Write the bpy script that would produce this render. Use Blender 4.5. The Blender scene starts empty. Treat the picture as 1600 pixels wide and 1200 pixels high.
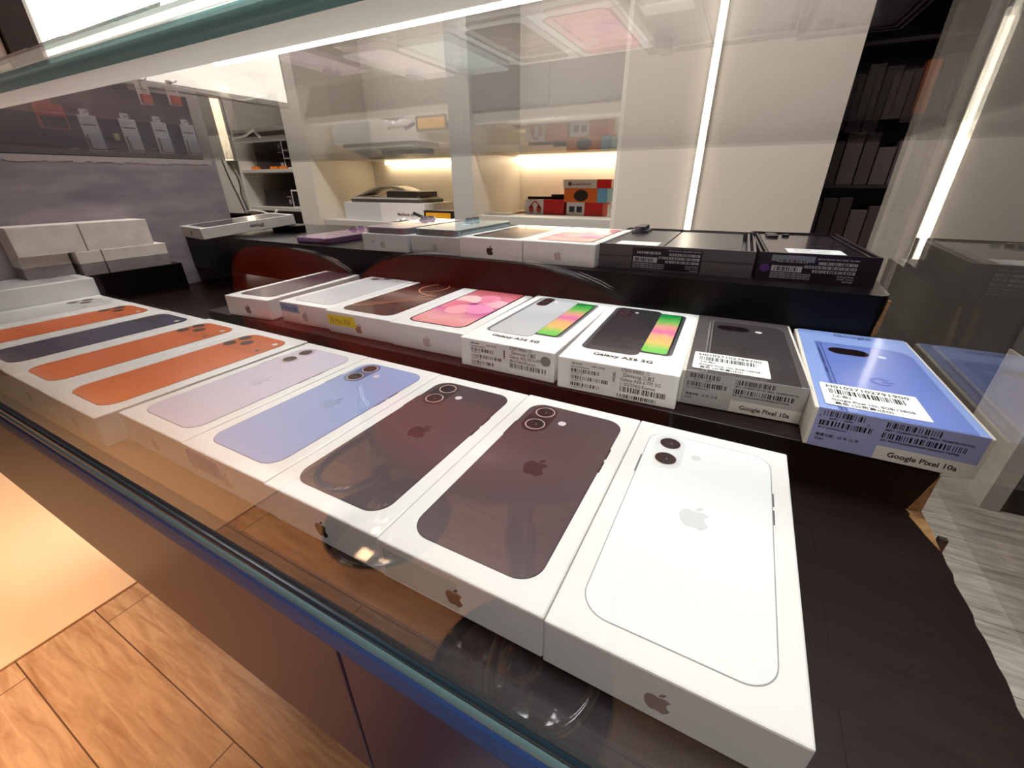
import bpy, bmesh, math, random
from mathutils import Vector, Matrix
random.seed(7)
SC = bpy.context.scene
COL = SC.collection
S = 0.1483            # one survey unit in metres
EYE = 0.89            # height of the survey origin above the floor
def U(x, y, z): return Vector((x*S, y*S, z*S+EYE))

# ---------------------------------------------------------------- camera, world, light, exposure
cam_d = bpy.data.cameras.new('camera'); cam = bpy.data.objects.new('camera', cam_d); COL.objects.link(cam)
cam_d.sensor_width = 36; cam_d.lens = 36*653/1600; cam_d.clip_start = 0.01; cam_d.clip_end = 60
Rt = Vector((0.88302, 0.46930, -0.00515)); 
right = Vector((0.88302213, 0.46930313, -0.0051469))
down = Vector((0.2012771, -0.38857624, -0.89916407))
fwd = Vector((-0.42398048, 0.79294582, -0.4375814))
M = Matrix(((right.x, -down.x, -fwd.x, 0), (right.y, -down.y, -fwd.y, 0), (right.z, -down.z, -fwd.z, EYE), (0, 0, 0, 1)))
# rows above hold camera axes expressed in world (columns = right, up, back)
RW = [[0.88302213, 0.2012771, -0.42398048], [0.46930313, -0.38857624, 0.79294582], [-0.0051469, -0.89916407, -0.4375814]]
M = Matrix([[RW[i][0], -RW[i][1], -RW[i][2], (0, 0, EYE)[i]] for i in range(3)] + [[0, 0, 0, 1]])
cam.matrix_world = M
SC.camera = cam
SC.view_settings.view_transform = 'Standard'; SC.view_settings.look = 'None'
SC.view_settings.gamma = 1; SC.view_settings.use_curve_mapping = False
SC.view_settings.exposure = 0.0
try:
    SC.cycles.transparent_max_bounces = 24; SC.cycles.max_bounces = 10; SC.cycles.glossy_bounces = 6
    SC.cycles.sample_clamp_indirect = 6
except Exception: pass
W = bpy.data.worlds.new('world'); SC.world = W; W.use_nodes = True
W.node_tree.nodes['Background'].inputs[0].default_value = (0.62, 0.60, 0.57, 1)
W.node_tree.nodes['Background'].inputs[1].default_value = 0.16
def area(name, loc, rot, sx, sy, power, col, spread=160):
    d = bpy.data.lights.new(name, 'AREA'); d.shape = 'RECTANGLE'; d.size = sx; d.size_y = sy; d.energy = power; d.color = col; d.spread = math.radians(spread)
    o = bpy.data.objects.new(name, d); COL.objects.link(o); o.location = loc; o.rotation_euler = rot; return o
area('ceiling_panel_lamp', (0.05, 0.45, 2.30), (0, 0, 0), 1.1, 0.5, 4.1, (0.94, 0.985, 1.0), 44)
area('back_wall_fill', (-0.5, 1.0, 2.38), (math.radians(12), 0, 0), 1.8, 0.3, 26, (1.0, 0.96, 0.92), 130)  # added washer that brightens the back wall and shelving, no actual fixture
area('front_fill', (0.25, -0.75, 2.1), (math.radians(30), 0, math.radians(8)), 0.5, 0.3, 2.0, (1.0, 0.96, 0.93), 42)  # added fill aimed at the box fronts, no actual fixture
area('back_left_fill', (-2.4, 1.15, 2.38), (math.radians(10), 0, 0), 1.2, 0.3, 20, (1.0, 0.94, 0.88), 140)  # added fill for the unlit back-left panel, no actual fixture
area('warm_customer_side_lamp', (-1.55, -0.2, 1.9), (0, 0, 0), 0.5, 0.4, 4.4, (1.0, 0.60, 0.31), 65)
area('warm_customer_side_lamp.001', (-0.85, -0.25, 1.9), (0, 0, 0), 0.3, 0.2, 1.5, (1.0, 0.62, 0.36), 36)
area('stool_back_fill', (-0.5, 0.38, 1.95), (math.radians(-25), 0, 0), 0.5, 0.15, 2.0, (1.0, 0.66, 0.42), 26)  # added warm fill over the counter to light the stool backs
area('end_panel_fill', (-0.25, 0.35, 2.30), (0, math.radians(24), 0), 0.4, 0.4, 1.9, (1.0, 0.97, 0.95), 34)  # added fill tilted at the left end panel and cartons

# ---------------------------------------------------------------- materials
def lin(c):
    r = []
    for v in c:
        v = v/255.0
        r.append(v/12.92 if v <= 0.04045 else ((v+0.055)/1.055)**2.4)
    return (r[0], r[1], r[2], 1)
_M = {}
def mat(col, rough=0.5, metal=0.0, coat=0.0, emit=0.0, spec=0.5, name=None):
    key = (tuple(col), rough, metal, coat, emit, spec)
    if key in _M: return _M[key]
    m = bpy.data.materials.new(name or 'paint_%d_%d_%d' % tuple(int(v) for v in col)); m.use_nodes = True
    b = m.node_tree.nodes['Principled BSDF']
    b.inputs['Base Color'].default_value = lin(col); b.inputs['Roughness'].default_value = rough
    b.inputs['Metallic'].default_value = metal; b.inputs['Coat Weight'].default_value = coat
    b.inputs['Coat Roughness'].default_value = 0.06; b.inputs['Specular IOR Level'].default_value = spec
    if emit:
        b.inputs['Emission Color'].default_value = lin(col); b.inputs['Emission Strength'].default_value = emit
    _M[key] = m
    return m
def nodes(name):
    m = bpy.data.materials.new(name); m.use_nodes = True
    nt = m.node_tree; return m, nt, nt.nodes['Principled BSDF']
def noisy(name, c1, c2, scale, rough, stretch=(1, 1, 1), coat=0.0, bump=0.0, detail=6, lo=0.3, hi=0.7, metal=0.0, rough2=None):
    m, nt, b = nodes(name); N = nt.nodes; L = nt.links
    tc = N.new('ShaderNodeTexCoord'); mp = N.new('ShaderNodeMapping'); mp.inputs['Scale'].default_value = stretch
    nz = N.new('ShaderNodeTexNoise'); nz.inputs['Scale'].default_value = scale; nz.inputs['Detail'].default_value = detail
    cr = N.new('ShaderNodeValToRGB'); e = cr.color_ramp.elements
    e[0].position = lo; e[0].color = lin(c1); e[1].position = hi; e[1].color = lin(c2)
    L.new(tc.outputs['Object'], mp.inputs['Vector']); L.new(mp.outputs['Vector'], nz.inputs['Vector'])
    L.new(nz.outputs['Fac'], cr.inputs['Fac']); L.new(cr.outputs['Color'], b.inputs['Base Color'])
    b.inputs['Roughness'].default_value = rough; b.inputs['Coat Weight'].default_value = coat; b.inputs['Metallic'].default_value = metal
    if bump:
        bp = N.new('ShaderNodeBump'); bp.inputs['Strength'].default_value = bump; bp.inputs['Distance'].default_value = 0.002
        L.new(nz.outputs['Fac'], bp.inputs['Height']); L.new(bp.outputs['Normal'], b.inputs['Normal'])
    if rough2 is not None:
        mr = N.new('ShaderNodeMapRange'); mr.inputs['To Min'].default_value = rough; mr.inputs['To Max'].default_value = rough2
        L.new(nz.outputs['Fac'], mr.inputs['Value']); L.new(mr.outputs['Result'], b.inputs['Roughness'])
    return m
def planks(name, c1, c2, cgap, width, length, rough, off=(0, 0, 0), grain=(2.2, 19, 1)):
    m, nt, b = nodes(name); N = nt.nodes; L = nt.links
    tc = N.new('ShaderNodeTexCoord'); mp = N.new('ShaderNodeMapping'); mp.inputs['Location'].default_value = off
    br = N.new('ShaderNodeTexBrick'); br.inputs['Scale'].default_value = 1; br.inputs['Brick Width'].default_value = length
    br.inputs['Row Height'].default_value = width; br.inputs['Mortar Size'].default_value = 0.0012; br.inputs['Mortar Smooth'].default_value = 0.1
    br.inputs['Color1'].default_value = (0.35, 0.35, 0.35, 1); br.inputs['Color2'].default_value = (0.65, 0.65, 0.65, 1); br.inputs['Mortar'].default_value = (0, 0, 0, 1)
    mp2 = N.new('ShaderNodeMapping'); mp2.inputs['Scale'].default_value = grain
    nz = N.new('ShaderNodeTexNoise'); nz.inputs['Scale'].default_value = 3.2; nz.inputs['Detail'].default_value = 9; nz.inputs['Distortion'].default_value = 0.7
    nz.inputs['Roughness'].default_value = 0.62
    cr = N.new('ShaderNodeValToRGB'); e = cr.color_ramp.elements
    e[0].position = 0.32; e[0].color = lin(c2); e[1].position = 0.62; e[1].color = lin(c1)
    mx = N.new('ShaderNodeMix'); mx.data_type = 'RGBA'; mx.blend_type = 'MULTIPLY'; mx.inputs[0].default_value = 0.25
    mg = N.new('ShaderNodeMix'); mg.data_type = 'RGBA'; mg.inputs[7].default_value = lin(cgap)
    L.new(tc.outputs['Object'], mp.inputs['Vector']); L.new(mp.outputs['Vector'], br.inputs['Vector'])
    L.new(tc.outputs['Object'], mp2.inputs['Vector'])
    sh = N.new('ShaderNodeVectorMath'); sh.operation = 'ADD'
    L.new(mp2.outputs['Vector'], sh.inputs[0]); L.new(br.outputs['Color'], sh.inputs[1]); 
    L.new(sh.outputs[0], nz.inputs['Vector']); L.new(nz.outputs['Fac'], cr.inputs['Fac'])
    L.new(cr.outputs['Color'], mx.inputs[6]); L.new(br.outputs['Color'], mx.inputs[7])
    L.new(br.outputs['Fac'], mg.inputs[0]); L.new(mx.outputs[2], mg.inputs[6]); L.new(mg.outputs[2], b.inputs['Base Color'])
    b.inputs['Roughness'].default_value = rough
    return m
def ramp_mat(name, axis, stops, rough=0.25, distort=0.0, coat=0.4):
    m, nt, b = nodes(name); N = nt.nodes; L = nt.links
    tc = N.new('ShaderNodeTexCoord'); sp = N.new('ShaderNodeSeparateXYZ'); cr = N.new('ShaderNodeValToRGB')
    L.new(tc.outputs['Generated'], sp.inputs[0])
    src = sp.outputs[axis]
    if distort:
        nz = N.new('ShaderNodeTexNoise'); nz.inputs['Scale'].default_value = 2.2
        ad = N.new('ShaderNodeMath'); ad.operation = 'MULTIPLY_ADD'; ad.inputs[1].default_value = distort
        L.new(tc.outputs['Generated'], nz.inputs['Vector']); L.new(nz.outputs['Fac'], ad.inputs[0]); L.new(src, ad.inputs[2]); src = ad.outputs[0]
    L.new(src, cr.inputs['Fac']); el = cr.color_ramp.elements
    while len(el) < len(stops): el.new(0.5)
    for i, (p, c) in enumerate(stops): el[i].position = p; el[i].color = lin(c)
    L.new(cr.outputs['Color'], b.inputs['Base Color']); b.inputs['Roughness'].default_value = rough; b.inputs['Coat Weight'].default_value = coat
    return m
def clear(name, tint, f0=0.04, rough=0.0, haze=0.0):
    # clear pane: what is not mirrored (Fresnel) goes straight through
    m = bpy.data.materials.new(name); m.use_nodes = True; nt = m.node_tree; N = nt.nodes; L = nt.links
    for n in list(N): N.remove(n)
    out = N.new('ShaderNodeOutputMaterial'); g = N.new('ShaderNodeNewGeometry'); dp = N.new('ShaderNodeVectorMath'); dp.operation = 'DOT_PRODUCT'
    L.new(g.outputs['Incoming'], dp.inputs[0]); L.new(g.outputs['Normal'], dp.inputs[1])
    ab = N.new('ShaderNodeMath'); ab.operation = 'ABSOLUTE'; L.new(dp.outputs['Value'], ab.inputs[0])
    om = N.new('ShaderNodeMath'); om.operation = 'SUBTRACT'; om.inputs[0].default_value = 1; L.new(ab.outputs[0], om.inputs[1])
    pw = N.new('ShaderNodeMath'); pw.operation = 'POWER'; pw.inputs[1].default_value = 5; L.new(om.outputs[0], pw.inputs[0])
    ma = N.new('ShaderNodeMath'); ma.operation = 'MULTIPLY_ADD'; ma.inputs[1].default_value = 1-f0; ma.inputs[2].default_value = f0; L.new(pw.outputs[0], ma.inputs[0])
    tr = N.new('ShaderNodeBsdfTransparent'); tr.inputs[0].default_value = tint
    gl = N.new('ShaderNodeBsdfGlossy'); gl.inputs['Color'].default_value = (1, 1, 1, 1); gl.inputs['Roughness'].default_value = rough
    mx = N.new('ShaderNodeMixShader'); L.new(ma.outputs[0], mx.inputs[0]); L.new(tr.outputs[0], mx.inputs[1]); L.new(gl.outputs[0], mx.inputs[2])
    L.new(mx.outputs[0], out.inputs['Surface'])
    return m

GLASS = clear('clear_case_glass', (0.972, 0.972, 0.970, 1))
CARD = mat((236, 234, 232), 0.38, coat=0.35)
CARDW = mat((238, 237, 234), 0.42, coat=0.15)
INK = mat((22, 20, 20), 0.5); INKG = mat((168, 160, 156), 0.4); INKT = mat((120, 92, 84), 0.4); INKD = mat((52, 38, 36), 0.4)
DECK = noisy('espresso_stained_board', (14, 4, 6), (26, 11, 12), 7, 0.38, (1, 9, 1), coat=0.0, bump=0.05, rough2=0.42)
BLACKG = noisy('black_gloss_board', (6, 3, 5), (12, 6, 9), 6, 0.3, (1, 8, 1))
for _b in (BLACKG, DECK): _b.node_tree.nodes['Principled BSDF'].inputs['Specular IOR Level'].default_value = 0.22
RAWCHIP = noisy('raw_chipboard', (120, 84, 48), (176, 132, 84), 160, 0.9, bump=0.6)
CHROME = mat((210, 210, 214), 0.08, metal=1.0)
STEEL = mat((170, 168, 172), 0.25, metal=1.0)
WHITE = mat((226, 220, 210), 0.45); WHITE2 = mat((196, 192, 184), 0.4); GREYL = mat((150, 148, 146), 0.4)
BLACK = mat((20, 17, 19), 0.4); NAVY = mat((40, 44, 74), 0.3)

# ---------------------------------------------------------------- mesh helpers
class MB:
    def __init__(s): s.v = []; s.f = []; s.mi = []; s.m = []; s.sm = []
    def _mat(s, m):
        if m not in s.m: s.m.append(m)
        return s.m.index(m)
    def add(s, vs, fs, m, smooth=False):
        o = len(s.v); s.v += [Vector(v) for v in vs]; k = s._mat(m)
        for f in fs: s.f.append([i+o for i in f]); s.mi.append(k); s.sm.append(smooth)
        return s
    def box(s, x0, x1, y0, y1, z0, z1, m):
        return s.add([(x0,y0,z0),(x1,y0,z0),(x1,y1,z0),(x0,y1,z0),(x0,y0,z1),(x1,y0,z1),(x1,y1,z1),(x0,y1,z1)],
                     [(3,2,1,0),(4,5,6,7),(0,1,5,4),(1,2,6,5),(2,3,7,6),(3,0,4,7)], m)
    def prism(s, pts, a, b, m, plane='top', smooth=False):
        # 2-D outline extruded from a to b; plane top: (x,y)+z, front: (x,z)+y, side: (y,z)+x
        n = len(pts)
        def P(p, h):
            return {'top': (p[0], p[1], h), 'front': (p[0], h, p[1]), 'side': (h, p[0], p[1])}[plane]
        vs = [P(p, a) for p in pts]+[P(p, b) for p in pts]
        fs = [list(range(n))[::-1], list(range(n, 2*n))]+[[i, (i+1) % n, (i+1) % n+n, i+n] for i in range(n)]
        o = len(s.f); s.add(vs, fs, m)
        if smooth:
            for i in range(o+2, len(s.f)): s.sm[i] = True
        return s
    def tube(s, path, r, m, n=10, closed=False):
        path = [Vector(p) for p in path]; N = len(path); vs = []; fs = []; up = None
        for i, p in enumerate(path):
            a = path[(i-1) % N] if (closed or i > 0) else p; b = path[(i+1) % N] if (closed or i < N-1) else p
            t = (b-a).normalized()
            if up is None: up = t.orthogonal().normalized()
            u = (up-t*up.dot(t)).normalized(); up = u; w = t.cross(u)
            for k in range(n):
                q = 2*math.pi*k/n; vs.append(p+u*math.cos(q)*r+w*math.sin(q)*r)
        for i in range(N if closed else N-1):
            j = (i+1) % N
            for k in range(n): fs.append([i*n+k, i*n+(k+1) % n, j*n+(k+1) % n, j*n+k])
        if not closed: fs += [list(range(n))[::-1], list(range((N-1)*n, N*n))]
        return s.add(vs, fs, m, True)
    def lathe(s, prof, c, m, n=48):
        vs = []; fs = []
        for r, z in prof:
            for k in range(n):
                q = 2*math.pi*k/n; vs.append((c[0]+r*math.cos(q), c[1]+r*math.sin(q), z))
        for i in range(len(prof)-1):
            for k in range(n): fs.append([i*n+k, i*n+(k+1) % n, (i+1)*n+(k+1) % n, (i+1)*n+k])
        fs += [list(range(n))[::-1], list(range((len(prof)-1)*n, len(prof)*n))]
        return s.add(vs, fs, m, True)
    def build(s, name, parent=None, bevel=0, seg=2, **props):
        me = bpy.data.meshes.new(name); me.from_pydata([tuple(v) for v in s.v], [], s.f)
        for m in s.m: me.materials.append(m)
        for p, k, sm in zip(me.polygons, s.mi, s.sm): p.material_index = k; p.use_smooth = sm
        me.update(); bm = bmesh.new(); bm.from_mesh(me); bmesh.ops.recalc_face_normals(bm, faces=bm.faces); bm.to_mesh(me); bm.free()
        o = bpy.data.objects.new(name, me); COL.objects.link(o)
        if parent: o.parent = parent
        if bevel:
            b = o.modifiers.new('bevel', 'BEVEL'); b.width = bevel; b.segments = seg; b.limit_method = 'ANGLE'; b.angle_limit = math.radians(40)
        for k, v in props.items(): o[k] = v
        return o
def thing(name, label, cat, loc=(0, 0, 0), rz=0, group=None, rx=0, ry=0):
    o = bpy.data.objects.new(name, None); COL.objects.link(o); o.location = loc; o.rotation_euler = (rx, ry, rz); o.empty_display_size = 0.03
    o['label'] = label; o['category'] = cat
    if group: o['group'] = group
    return o
def copy_tree(o, parent=None):
    c = o.copy(); COL.objects.link(c); c.parent = parent
    for ch in list(o.children): copy_tree(ch, c)
    return c
def rrect(x0, y0, x1, y1, r, n=8):
    pts = []
    for cx, cy, a0 in ((x1-r, y1-r, 0), (x0+r, y1-r, 90), (x0+r, y0+r, 180), (x1-r, y0+r, 270)):
        for k in range(n+1):
            a = math.radians(a0+90*k/n); pts.append((cx+r*math.cos(a), cy+r*math.sin(a)))
    return pts
def circ(cx, cy, r, n=28, ry=None):
    return [(cx+r*math.cos(2*math.pi*k/n), cy+(ry or r)*math.sin(2*math.pi*k/n)) for k in range(n)]
def pill(x0, y0, x1, y1): return rrect(x0, y0, x1, y1, min(x1-x0, y1-y0)/2-1e-4, 10)
def rot2(pts, c, a):
    ca, sa = math.cos(a), math.sin(a)
    return [(c[0]+(x-c[0])*ca-(y-c[1])*sa, c[1]+(x-c[0])*sa+(y-c[1])*ca) for x, y in pts]
def cub(p, segs, n=6):
    pts = [p]
    for s in segs:
        a, b, c = [(pts[-1][0]+s[i], pts[-1][1]+s[i+1]) for i in (0, 2, 4)]; p0 = pts[-1]
        for k in range(1, n+1):
            t = k/n; u = 1-t
            pts.append(tuple(u**3*p0[i]+3*u*u*t*a[i]+3*u*t*t*b[i]+t**3*c[i] for i in (0, 1)))
    return pts
_body = cub((12.152, 6.896), [(-.948,0,-2.415,-1.078,-3.96,-1.04),(-2.04,.027,-3.91,1.183,-4.961,3.014),(-2.117,3.675,-.546,9.103,1.519,12.09),
    (1.013,1.454,2.208,3.09,3.792,3.039),(1.52,-.065,2.09,-.987,3.935,-.987),(1.831,0,2.35,.987,3.96,.948),(1.637,-.026,2.676,-1.48,3.676,-2.948),
    (1.156,-1.688,1.636,-3.325,1.662,-3.415),(-.039,-.013,-3.182,-1.221,-3.22,-4.857),(-.026,-3.04,2.48,-4.494,2.597,-4.559),
    (-1.429,-2.09,-3.623,-2.324,-4.39,-2.376),(-2,-.156,-3.675,1.09,-4.61,1.09)])[:-1]
_leaf = cub((15.53, 3.83), [(.843,-1.012,1.4,-2.427,1.245,-3.83),(-1.207,.052,-2.662,.805,-3.532,1.818),(-.78,.896,-1.454,2.338,-1.273,3.714),(1.338,.104,2.715,-.688,3.559,-1.701)])[:-1]
def apple(cx, cy, h):
    k = h/24.0
    return [[(cx+(x-12)*k, cy-(y-12.4)*k) for x, y in P] for P in (_body, _leaf)]
mm = 0.001
def layer(parent, name, polys, h, m, plane='top', face=0.0, th=0.10, **props):
    # thin ink / sticker layer in the local millimetre frame of a box
    mb = MB()
    for P in polys:
        P = [(x*mm, y*mm) for x, y in P]
        if plane == 'top': mb.prism(P, face+h*mm-th*mm, face+h*mm, m, 'top')
        else: mb.prism(P, face-h*mm, face-h*mm+th*mm, m, 'front')
    return mb.build(name, parent, **props)
def text(parent, name, s, size, x, y, h, m, plane='top', face=0.0, align='LEFT', sx=1.0, spacing=1.0, rot=0):
    c = bpy.data.curves.new(name, 'FONT'); c.body = s; c.size = size*mm; c.align_x = align; c.extrude = 0.04*mm; c.offset = size*mm*(0.016 if name == 'lettering' else 0.007); c.space_character = spacing; c.resolution_u = 3
    t = bpy.data.objects.new(name+'_tmp', c); COL.objects.link(t); dg = bpy.context.evaluated_depsgraph_get()
    me = bpy.data.meshes.new_from_object(t.evaluated_get(dg)); bpy.data.objects.remove(t); bpy.data.curves.remove(c)
    R = Matrix.Rotation(rot, 4, 'Z') @ Matrix.Diagonal((sx, 1, 1, 1))
    if plane == 'top': T = Matrix.Translation((x*mm, y*mm, face+h*mm)) @ R
    else: T = Matrix.Translation((x*mm, face-h*mm, y*mm)) @ Matrix.Rotation(math.pi/2, 4, 'X') @ R
    me.transform(T); me.materials.clear(); me.materials.append(m); me.name = name
    o = bpy.data.objects.new(name, me); COL.objects.link(o); o.parent = parent; return o
def barcode(parent, x0, x1, y0, y1, h, m, plane, face, seed, name='barcode'):
    r = random.Random(seed); P = []; x = x0
    while x < x1:
        w = r.choice((0.35, 0.35, 0.7, 1.0)); P.append([(x, y0), (min(x+w, x1), y0), (min(x+w, x1), y1), (x, y1)]); x += w+r.choice((0.4, 0.4, 0.8, 1.1))
    return layer(parent, name, P, h, m, plane, face)

# ---------------------------------------------------------------- floors, walls, ceiling
FL_OUT = planks('honey_oak_planks', (222, 180, 138), (182, 134, 94), (92, 58, 34), 0.13, 0.95, 0.42, off=(0.62, 0.15, 0))
FL_IN = planks('grey_oak_planks', (190, 184, 174), (134, 126, 116), (96, 90, 82), 0.18, 1.2, 0.45, off=(0.2, 0.05, 0))
def struct(mb, name, **k):
    o = mb.build(name, **k); o['kind'] = 'structure'; return o
struct(MB().box(-4.6, 3.0, -3.0, 0.50, -0.05, 0, FL_OUT), 'floor')
struct(MB().box(-4.6, 3.0, 0.50, 3.4, -0.05, 0, FL_IN), 'floor_staff')
struct(MB().box(-4.6, 3.0, 0.30, 3.4, 2.45, 2.5, mat((205, 203, 196), 0.7)), 'ceiling')
struct(MB().box(-4.6, 3.0, -3.0, 0.30, 2.45, 2.5, mat((64, 52, 48), 0.7)), 'ceiling_customer_side')
PANEL = noisy('warm_white_wall_panel', (206, 196, 186), (216, 207, 197), 2, 0.35)
struct(MB().box(-3.25*S, 1.25*S, 12*S, 12.25*S, 0, 2.45, PANEL), 'wall_back')
struct(MB().box(2.95*S, 3.0, 12*S, 12.25*S, 0, 2.45, mat((104, 98, 94), 0.5)), 'wall_back_right')
struct(MB().box(-4.6, 3.0, 3.35, 3.4, 0, 2.45, mat((24, 18, 18), 0.7)), 'wall_storeroom')
struct(MB().box(-4.6, 3.0, -3.05, -3.0, 0, 2.45, mat((46, 36, 34), 0.6)), 'wall_front')
struct(MB().box(3.0, 3.05, -3.05, 3.4, 0, 2.45, mat((66, 60, 58), 0.6)), 'wall_right')
struct(MB().box(-4.65, -4.6, -3.05, 3.4, 0, 2.45, mat((60, 52, 50), 0.6)), 'wall_left_outer')
SLAT = mat((34, 38, 50), 0.5)
wl = MB().box(-14.35*S, -14*S, 3.0*S, 7.75*S, 0, EYE+2.05*S, SLAT)
for k in range(12):
    z = EYE-1.5*S+k*0.3*S
    wl.box(-14.02*S, -13.99*S, 3.0*S, 7.75*S, z, z+0.018*S, mat((18, 20, 28), 0.5))
struct(wl, 'wall_left')

# ---------------------------------------------------------------- the display counter
def UB(mb, x0, x1, y0, y1, z0, z1, m): return mb.box(x0*S, x1*S, y0*S, y1*S, z0*S+EYE, z1*S+EYE, m)
XL, XR = -6.17, 0.905
APRON = noisy('aubergine_laminate', (38, 27, 54), (43, 31, 59), 3, 0.36)
APRON.node_tree.nodes['Principled BSDF'].inputs['Specular IOR Level'].default_value = 0.2
cnt = thing('display_counter', 'long dark glass-topped counter carrying the rows of boxed phones', 'display counter', (0, 0.45*S, 0))
def cpart(mb, name, **k):
    o = mb.build(name, cnt, **k); o.matrix_parent_inverse = Matrix.Translation((0, -0.45*S, 0)); return o
mb = MB(); UB(mb, XL-0.3, 0.80, 0.56, 4.62, -1.95, -1.26, mat((40, 28, 30), 0.5)); cpart(mb, 'carcass')
mb = MB(); UB(mb, XL-0.3, 0.80, 3.2, 3.35, -6, -1.95, mat((44, 32, 34), 0.5)); cpart(mb, 'kick_wall')
mb = MB(); UB(mb, XL-2.5, -0.862, 0.45, 0.56, -2.06, -1.245, APRON); cpart(mb, 'apron_panel', bevel=0.0008)
mb = MB(); UB(mb, -0.852, 1.0, 0.45, 0.56, -2.06, -1.245, APRON); cpart(mb, 'apron_panel', bevel=0.0008)
# lower deck with its chipped right-hand edge
edge = []
rr = random.Random(3)
for k in range(34):
    y = 0.478+(1.80-0.478)*k/33
    x = 0.825-0.010*k/33+rr.uniform(-0.006, 0.004)
    edge.append((x, y))
top_edge = [(x-0.0, y) for x, y in edge]
mb = MB(); poly = [(XL, 0.478)]+edge+[(0.795, 1.86), (0.795, 4.4), (XL, 4.4)]
mb.prism([(x*S, y*S) for x, y in poly], -1.245*S+EYE, -1.165*S+EYE, DECK); cpart(mb, 'deck_board')
chip = [(0.8145, 1.62), (0.80, 1.66), (0.79, 1.69), (0.785, 1.72), (0.775, 1.755), (0.765, 1.785), (0.772, 1.80), (0.765, 1.83), (0.815, 1.836), (0.817, 1.70)]
mb = MB(); mb.prism([(x*S, y*S) for x, y in chip], -1.166*S+EYE, -1.1625*S+EYE, RAWCHIP); cpart(mb, 'chipped_edge', label='raw chipboard showing at the broken deck corner')
# middle and rear steps
mb = MB(); UB(mb, -3.9, 0.812, 1.839, 4.3, -1.163, -0.975, DECK); cpart(mb, 'middle_step', bevel=0.0006)
pts = [(0.812, -0.99), (0.806, -1.02), (0.797, -1.05), (0.79, -1.09), (0.782, -1.12), (0.772, -1.163), (0.813, -1.163), (0.8135, -0.99)]
mb = MB(); mb.prism([(x*S, z*S+EYE) for x, z in pts], 1.8365*S, 1.8395*S, RAWCHIP, 'front'); cpart(mb, 'chipped_edge', label='raw chipboard strip on the corner of the middle step')
mb = MB(); UB(mb, XL+0.01, 0.765, 2.93, 4.5, -1.0, -0.575, BLACKG)
mb2 = MB(); mb2.prism([(x*S, y*S) for x, y in [(XL+0.01, 2.93), (0.72, 2.93), (0.748, 2.955), (0.765, 3.0), (0.775, 3.35), (0.76, 4.5), (XL+0.01, 4.5)]], -0.972*S+EYE, -0.575*S+EYE, BLACKG)
cpart(mb2, 'rear_step')
pts = [(0.757, -0.60), (0.752, -0.64), (0.745, -0.70), (0.738, -0.76), (0.735, -0.97), (0.753, -0.97), (0.768, -0.60)]
mb = MB(); mb.prism([(x*S, z*S+EYE) for x, z in pts], 2.945*S, 2.965*S, RAWCHIP, 'front'); cpart(mb, 'chipped_edge', label='worn raw strip on the corner of the rear step')
# left end panel
LAM = noisy('grey_violet_gloss_laminate', (124, 114, 124), (158, 148, 150), 5, 0.16, (1, 2.2, 8), coat=0.5, bump=0.03, rough2=0.3)
mb = MB(); UB(mb, XL-0.12, XL, 0.474, 3.55, -1.165, 0.25, LAM); cpart(mb, 'end_panel', label='glossy grey laminate end panel')
mb = MB()
for k in range(60):
    y0 = 0.6+2.9*k/60; UB(mb, XL-0.06, XL+0.004, y0, y0+2.9/60, 0.205-0.02*rr.random(), 0.2495, mat((166, 154, 152), 0.6))
cpart(mb, 'glue_bead', label='pale uneven glue bead')
# base rail under the front pane
RAILB = mat((40, 66, 112), 0.5, spec=0.12); RAILG = mat((92, 118, 120), 0.3, spec=0.3); RAILD = mat((30, 46, 56), 0.3)
pr = [(0.476, -1.168), (0.441, -1.168), (0.441, -1.130), (0.428, -1.130), (0.4225, -1.145), (0.421, -1.18), (0.422, -1.215), (0.427, -1.240), (0.476, -1.243)]
mb = MB(); mb.prism([(y*S, z*S+EYE) for y, z in pr], (XL-2.5)*S, 1.0*S, RAILB, 'side'); cpart(mb, 'base_rail')
pr = [(0.441, -1.129), (0.441, -1.083), (0.430, -1.083), (0.4245, -1.092), (0.4235, -1.106), (0.4245, -1.120), (0.429, -1.129)]
mb = MB(); mb.prism([(y*S, z*S+EYE) for y, z in pr], (XL-2.5)*S, 1.0*S, RAILG, 'side', smooth=True); cpart(mb, 'rail_bead', label='grey-green bead along the rail')
pr = [(0.441, -1.080), (0.441, -1.060), (0.436, -1.052), (0.430, -1.056), (0.4275, -1.064), (0.428, -1.080)]
mb = MB(); mb.prism([(y*S, z*S+EYE) for y, z in pr], (XL-2.5)*S, 1.0*S, RAILD, 'side', smooth=True); cpart(mb, 'seal_strip', label='dark teal rubber seal')
# glass canopy: bent front-to-top pane
def arc(cy, cz, r, a0, a1, n=10): return [(cy+r*math.cos(math.radians(a0+(a1-a0)*k/n)), cz+r*math.sin(math.radians(a0+(a1-a0)*k/n))) for k in range(n+1)]
TEAL = clear('teal_tinted_bend', (0.16, 0.27, 0.28, 1), 0.03)
prof = [(0.442, -1.163)]+arc(0.562, 0.157, 0.12, 180, 90)+[(4.61, 0.277), (4.61, 0.255)]+arc(0.562, 0.157, 0.098, 90, 180)+[(0.464, -1.163)]
mb = MB(); mb.prism([(y*S, z*S+EYE) for y, z in prof], (XL-0.12)*S, XR*S, GLASS, 'side')
ti = mb._mat(TEAL)
for k, f in enumerate(mb.f):
    if len(f) == 4 and all(mb.v[q].y < 0.563*S and mb.v[q].z > 0.17*S+EYE for q in f) and sum(abs(mb.v[q].y/S-0.562) > 0.1 or mb.v[q].z/S-EYE/S > 0.262 for q in f) >= 3: mb.mi[k] = ti; cpart(mb, 'glass_canopy')
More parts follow.
